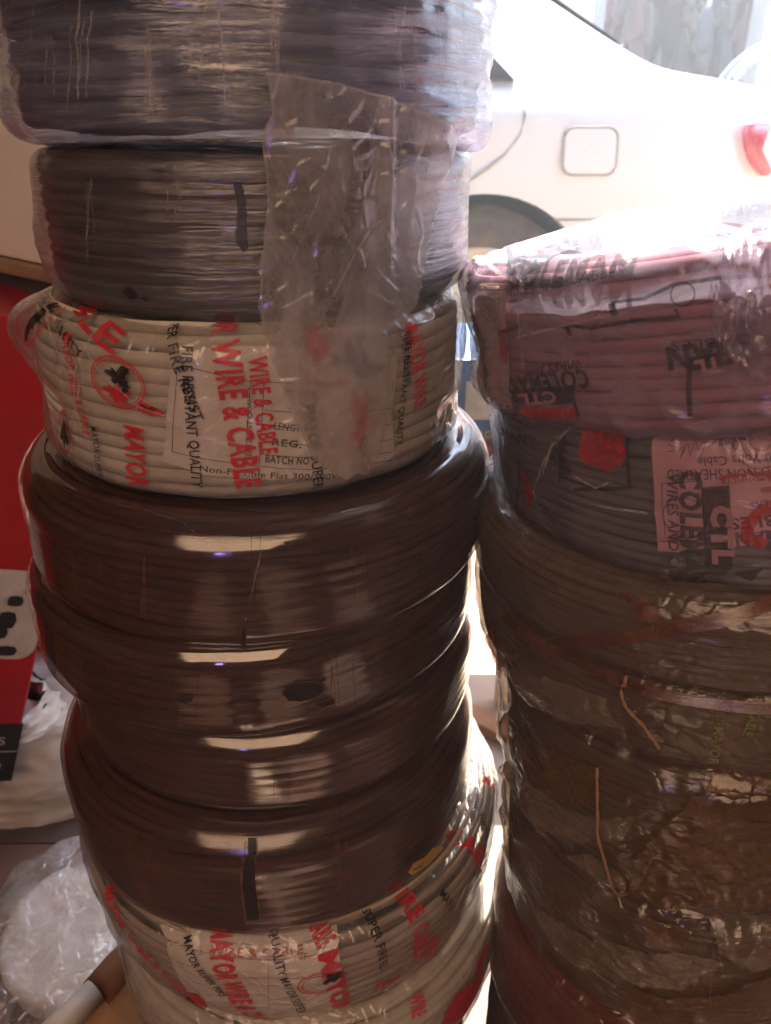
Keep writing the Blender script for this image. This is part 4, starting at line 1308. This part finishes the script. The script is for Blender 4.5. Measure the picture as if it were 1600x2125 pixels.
for P in ([(1160, 900), (1138, 950), (1110, 1020), (1128, 1085), (1190, 1150), (1310, 1190)], [(1195, 882), (1150, 925), (1132, 985)], [(1095, 1050), (1110, 1120), (1150, 1170)], [(1060, 890), (1045, 1000), (1065, 1100)],
          [(1240, 1045), (1300, 1052), (1350, 1060)], [(1205, 985), (1240, 1010), (1275, 995)], [(1500, 860), (1450, 890), (1425, 920)]):
    a.line(P, .0011)
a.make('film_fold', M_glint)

R3 = Roll(.213, .422, -.229, .1560, .055, tilt=(0, R_(-8)), c=.020, cb=.012, amp=.0014, freq=(4, 22), fold=.0014, foldf=(4, 40), seed=13)
R4 = Roll(.210, .420, -.285, .1480, .056, tilt=(0, R_(-7)), c=.010, cb=.018, amp=.0016, freq=(4, 22), fold=.0018, foldf=(4, 40), seed=14)
roll_thing(R3, 'cable_roll', 'dusty grey cable roll bound with brown tape, directly under the pink-labelled roll', 'cable roll', GR)
winding(R3, K_grey, .0024, .0026, .4, seg=200); film_mesh(R3, F_dirty, nu=360)
roll_thing(R4, 'cable_roll', 'dark cable roll with faded green lettering on its film, fourth in right stack', 'cable roll', GR)
winding(R4, K_dark, .0024, .0026, .4, seg=200); film_mesh(R4, F_dirty, nu=360)
M_tape = film('brown_tape', milk=0.0, col=(.3, .16, .1), dust=0.95, dcol=(0.40, 0.17, 0.095), streak=(20, 400), bump=.6, gloss=.10, rough=.2, tint=(.7, .5, .4))
M_tape2 = film('brown_tape_dark', milk=0.0, col=(.2, .1, .06), dust=1.0, dcol=(0.30, 0.125, 0.07), streak=(20, 400), bump=.6, gloss=.10, rough=.2, tint=(.6, .42, .32))
Art(R3, .0016, .004).line([(1125, 1335), (1250, 1325), (1400, 1300), (1520, 1265), (1640, 1230)], .0065).make('tape_band', M_tape)
Art(R3, .0018, .004).poly([(1275, 1205), (1345, 1222), (1372, 1290), (1325, 1285), (1300, 1250)]).make('tape_scrap', M_tape)
Art(R4, .0030, .004).line([(1050, 1268), (1110, 1320), (1200, 1362), (1290, 1408), (1400, 1440), (1500, 1462), (1640, 1462)], .0042).make('tape_band', M_tape2)
Art(R4, .0022, .004).line([(1180, 1338), (1300, 1352), (1450, 1342), (1640, 1300)], .0140).make('tape_band', M_tape)
Art(R4, .0034, .004).line([(1030, 1390), (1090, 1345), (1160, 1330)], .0030).make('tape_band', M_tape2)
Art(R4, .0020, .004).blob((1035, 1345), .010, .012, seed=4, jag=.5).make('tape_scrap', M_tape2)
I_green = ink('faded_green_ink', (0.24, 0.28, 0.10), 0.75)
a = Art(R4, .0012, .003)
a.text('NIGERIAN INDUSTRIAL', (1492, 1370), (1480, 1520), .0035, .0).text('STANDARD', (1440, 1365), (1432, 1450), .0035, .01).text('CONFORM', (1410, 1370), (1405, 1430), .0035, .0)
a.text('COPPER CABLE', (1560, 1390), (1540, 1520), .0045, .02).text('MADE IN', (1590, 1380), (1580, 1480), .004, .0).blob((1540, 1370), .012, .010, seed=3, jag=.8).blob((1585, 1350), .010, .012, seed=5, jag=.8).blob((1560, 1280), .012, .006, seed=5, jag=.8)
a.text('MAYOR', (1482, 1500), (1470, 1580), .0045, .01)
a.make('green_lettering', I_green, R4.film)
Art(R4, -.0006, .004).poly([(1385, 1465), (1440, 1448), (1520, 1470), (1580, 1440), (1640, 1450), (1640, 1540), (1560, 1570), (1490, 1560), (1440, 1580), (1395, 1540), (1400, 1500)], rough=3).make('paper_label', solid('dingy_paper', (.17, .14, .08), (.11, .09, .05), .7, 18))

def twine(name, roll, pts, rad, mat, off, label, parentless=True):
    P = []
    for i in range(len(pts) - 1):
        for k in range(6):
            t = k / 6
            P.append((pts[i][0] + (pts[i + 1][0] - pts[i][0]) * t, pts[i][1] + (pts[i + 1][1] - pts[i][1]) * t))
    P.append(pts[-1])
    W_ = []
    for p in P:
        u, s = roll.hit(*p)
        W_.append(roll.M @ roll.local(u, s, off))
    v, f = tube_geo(W_, [rad * (1 + .25 * math.sin(i * 1.9)) for i in range(len(W_))], 8)
    o = link_mesh(name, v, f, mat)
    return tag(o, label, 'twine')
M_tw = solid('tan_twine', (0.42, 0.25, 0.15), (0.30, 0.17, 0.10), 0.8, 300, 0.5, 800)

R5 = Roll(.220, .413, -.400, .1350, .112, tilt=(0, R_(-5)), c=.022, cb=.020, taper=-.002, amp=.0028, freq=(4, 16), fold=.0050, foldf=(4, 24), seed=15)
roll_thing(R5, 'cable_roll', 'dark cable roll patched with crumpled brown packing film, fifth in the right stack', 'cable roll', GR)
winding(R5, K_dark, .0028, .0040, .4, seg=180); film_mesh(R5, F_dirty, nu=360)
twine('tan_twine', R4, [(1303, 1398), (1292, 1425), (1305, 1455), (1340, 1490), (1372, 1540)], .0009, M_tw, .004, 'short tan twine hanging from the brown tape above the longer twine')
twine('tan_twine', R5, [(1246, 1590), (1252, 1660), (1265, 1740), (1280, 1820), (1300, 1925)], .0009, M_tw, .006, 'long tan twine running down the front of the brown-patched roll')

class Crum(Roll):
    pass
def packing(roll, pts, off, amp, fr, mat, name, seed):
    old = roll.disp
    def nd(th, s):
        q = Vector((th * roll.R * fr + seed, s * fr, seed))
        return old(th, s) * .4 + amp * ((1 - abs(noise.noise(q)) * 2.2) + .5 * (1 - abs(noise.noise(q * 2.1)) * 2.2))
    roll.disp = nd
    A = Art(roll, off, .003)
    A.poly(pts, step=7, rough=3)
    o = A.make(name, mat)
    roll.disp = old
    return o
F_wad2 = film('loose_dusty_film', milk=0.16, col=(.60, .52, .42), dust=0.50, dcol=(.42, .30, .18), streak=(30, 60), bump=1.0, gloss=0.13, rough=0.12, crinkle=0.5, bdist=0.002)
M_pack = film('brown_packing_film', milk=0.05, col=(.5, .35, .2), dust=0.88, dcol=(0.30, 0.18, 0.08), streak=(30, 45), bump=.7, gloss=.09, rough=.16, crinkle=.5, tint=(.8, .6, .4), bdist=.0015)
packing(R5, [(1330, 1760), (1380, 1700), (1440, 1650), (1510, 1655), (1560, 1620), (1660, 1630), (1660, 1850), (1540, 1870), (1440, 1850), (1400, 1880), (1310, 1850), (1318, 1790)], .0035, .0012, 34, M_pack, 'packing_scrap', 3)
packing(R5, [(1060, 1500), (1130, 1540), (1240, 1590), (1235, 1670), (1150, 1640), (1090, 1570)], .0030, .0010, 34, M_pack, 'packing_scrap', 5)
packing(R5, [(1480, 1600), (1520, 1570), (1600, 1560), (1660, 1570), (1660, 1620), (1560, 1640), (1500, 1650), (1460, 1660)], .0040, .0011, 34, M_pack, 'packing_scrap', 9)
packing(R5, [(1150, 1770), (1230, 1760), (1300, 1800), (1310, 1860), (1250, 1880), (1180, 1850)], .0028, .0012, 50, F_wad2, 'loose_film', 21)
packing(R5, [(1090, 1600), (1160, 1660), (1250, 1690), (1330, 1680), (1300, 1730), (1200, 1740), (1120, 1700)], .0026, .0014, 55, F_wad2, 'loose_film', 22)
packing(R5, [(1110, 1690), (1160, 1710), (1150, 1735), (1115, 1720)], .0030, .0010, 60, M_pack, 'packing_scrap', 12)

a = Art(R5, .0012, .004)
rn = random.Random(4)
for k in range(16):
    x0 = 1050 + rn.uniform(-5, 60); y0 = 1560 + k * 22 + rn.uniform(-10, 10); L_ = rn.uniform(80, 260)
    a.line([(x0, y0), (x0 + L_ * .3, y0 + L_ * .42), (x0 + L_ * .65, y0 + L_ * .66), (x0 + L_, y0 + L_ * .82)], (rn.uniform(.0006, .0016), .0003))
a.make('film_fold', M_crease)
R6 = Roll(.222, .411, -.527, .1290, .124, tilt=(0, R_(-3)), c=.020, cb=.022, amp=.0028, freq=(4, 16), fold=.0050, foldf=(4, 24), seed=16)
roll_thing(R6, 'cable_roll', 'dark cable roll in wrinkled dirty film, just above the red roll', 'cable roll', GR)
winding(R6, K_dark, .0028, .0040, .4, seg=180); film_mesh(R6, F_dirty, nu=360)
packing(R6, [(1330, 1900), (1420, 1900), (1440, 1935), (1400, 1960), (1350, 1945)], .0035, .0010, 34, M_pack, 'packing_scrap', 4)
packing(R6, [(1290, 2020), (1380, 2060), (1500, 2050), (1640, 1980), (1660, 2080), (1500, 2110), (1380, 2125), (1300, 2100)], .0035, .0011, 34, M_pack, 'packing_scrap', 7)
a = Art(R6, .0020, .004)
for P in ([(1180, 1870), (1280, 1960), (1320, 2000), (1450, 2010)], [(1300, 2030), (1420, 2020), (1560, 1960)], [(1480, 1960), (1470, 2080)], [(1500, 1890), (1490, 1960), (1500, 2030)], [(1110, 1840), (1180, 1920), (1240, 1990)], [(1560, 1900), (1590, 1960), (1600, 2020)], [(1340, 2010), (1330, 1960), (1290, 1900)]):
    a.line(P, .0010)
a.make('film_fold', M_crease)
packing(R6, [(1120, 1880), (1220, 1930), (1330, 1960), (1420, 1965), (1500, 1985), (1420, 2040), (1290, 2030), (1180, 1990)], .0028, .0014, 50, F_wad2, 'loose_film', 23)
packing(R6, [(1470, 1890), (1560, 1870), (1660, 1880), (1660, 1980), (1560, 2000), (1490, 1960)], .0028, .0014, 50, F_wad2, 'loose_film', 24)
packing(R4, [(1060, 1380), (1150, 1400), (1260, 1440), (1290, 1500), (1180, 1490), (1090, 1450)], .0024, .0010, 50, F_wad2, 'loose_film', 25)
a = Art(R6, .0012, .004)
for k in range(12):
    x0 = 1060 + rn.uniform(-5, 80); y0 = 1850 + k * 20 + rn.uniform(-10, 10); L_ = rn.uniform(80, 240)
    a.line([(x0, y0), (x0 + L_ * .3, y0 + L_ * .40), (x0 + L_ * .65, y0 + L_ * .6), (x0 + L_, y0 + L_ * .7)], (rn.uniform(.0006, .0016), .0003))
a.make('film_fold', M_glint)
R7 = Roll(.218, .413, -.640, .1300, .108, c=.02, cb=.02, amp=.002, fold=.002, seed=17)
roll_thing(R7, 'cable_roll', 'red cable roll showing at the bottom left corner of the right stack', 'cable roll', GR)
K_red = cable_mat('red_cable', (0.24, 0.015, 0.02), (0.17, 0.012, 0.015), dust=(.2, .08, .05), dust_amt=.4)
winding(R7, K_red, .0030, .003, .3, seg=140); film_mesh(R7, F_dirty, nu=200)
R8 = Roll(.218, .415, -.88, .128, .238, c=.02, cb=.02, seed=18)
roll_thing(R8, 'cable_drum', 'dark cable drum at the foot of the right stack, below the frame', 'cable roll', GR)
winding(R8, K_dark, .0050, .0025, .3, seg=90)

# ================================================================== hanging dusty bag on the left stack
HB = Roll(-.074, .4655, -.24, .1305, .34, c=.01, amp=.0030, freq=(3.2, 9), fold=.0026, foldf=(7, 14), seed=21)
uc, scn = HB.hit(808, 330)
HB.bumps = [(uc / HB.R, scn, .022, .035, .0045), ((uc / HB.R) + .05, scn, .03, .05, -.003), ((uc / HB.R) + .22, scn + .01, .10, .04, .004)]
hb = thing('plastic_bag', 'dusty torn clear plastic bag hanging down the front of the left stack', 'plastic bag', HB.loc)
HB.t = hb
F_bag = film('dusty_bag_film', milk=0.34, col=(.74, .73, .74), dust=0.34, dcol=(0.55, 0.42, 0.32), streak=(45, 25), bump=.7, gloss=.11, rough=.12, crinkle=.45, tint=(.92, .90, .87), bdist=.0015)
A = Art(HB, 0.0, .003)
A.poly([(553, 155), (600, 158), (700, 178), (790, 200), (850, 225), (905, 252), (942, 292), (925, 330), (905, 400), (893, 470), (884, 560), (868, 630), (850, 660), (812, 745), (800, 800), (806, 850), (788, 910), (783, 950), (760, 990), (745, 985), (720, 1000), (690, 985),
        (650, 955), (625, 900), (598, 850), (580, 790), (562, 740), (547, 690), (536, 640), (541, 600), (537, 560), (547, 520), (550, 480), (556, 430), (553, 370), (546, 310), (551, 270), (568, 235), (560, 195)], step=8, rough=1.2)
sheet = A.make('sheet', F_bag)
a = Art(HB, .0006, .004)
a.line([(560, 195), (568, 235), (551, 275), (547, 312), (555, 370), (557, 430), (548, 520), (542, 600), (549, 690), (580, 790), (650, 955)], .0006)
a.line([(553, 156), (700, 178), (850, 225), (940, 292)], .0009).line([(808, 225), (800, 300), (812, 400), (806, 450)], .0006).line([(806, 450), (770, 480), (740, 520), (700, 600), (660, 680)], .0007).line([(935, 300), (905, 400), (884, 560), (868, 630), (812, 745), (806, 850), (783, 950)], .0005)
a.line([(690, 300), (660, 420), (600, 560)], .0004)
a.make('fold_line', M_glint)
print('built')
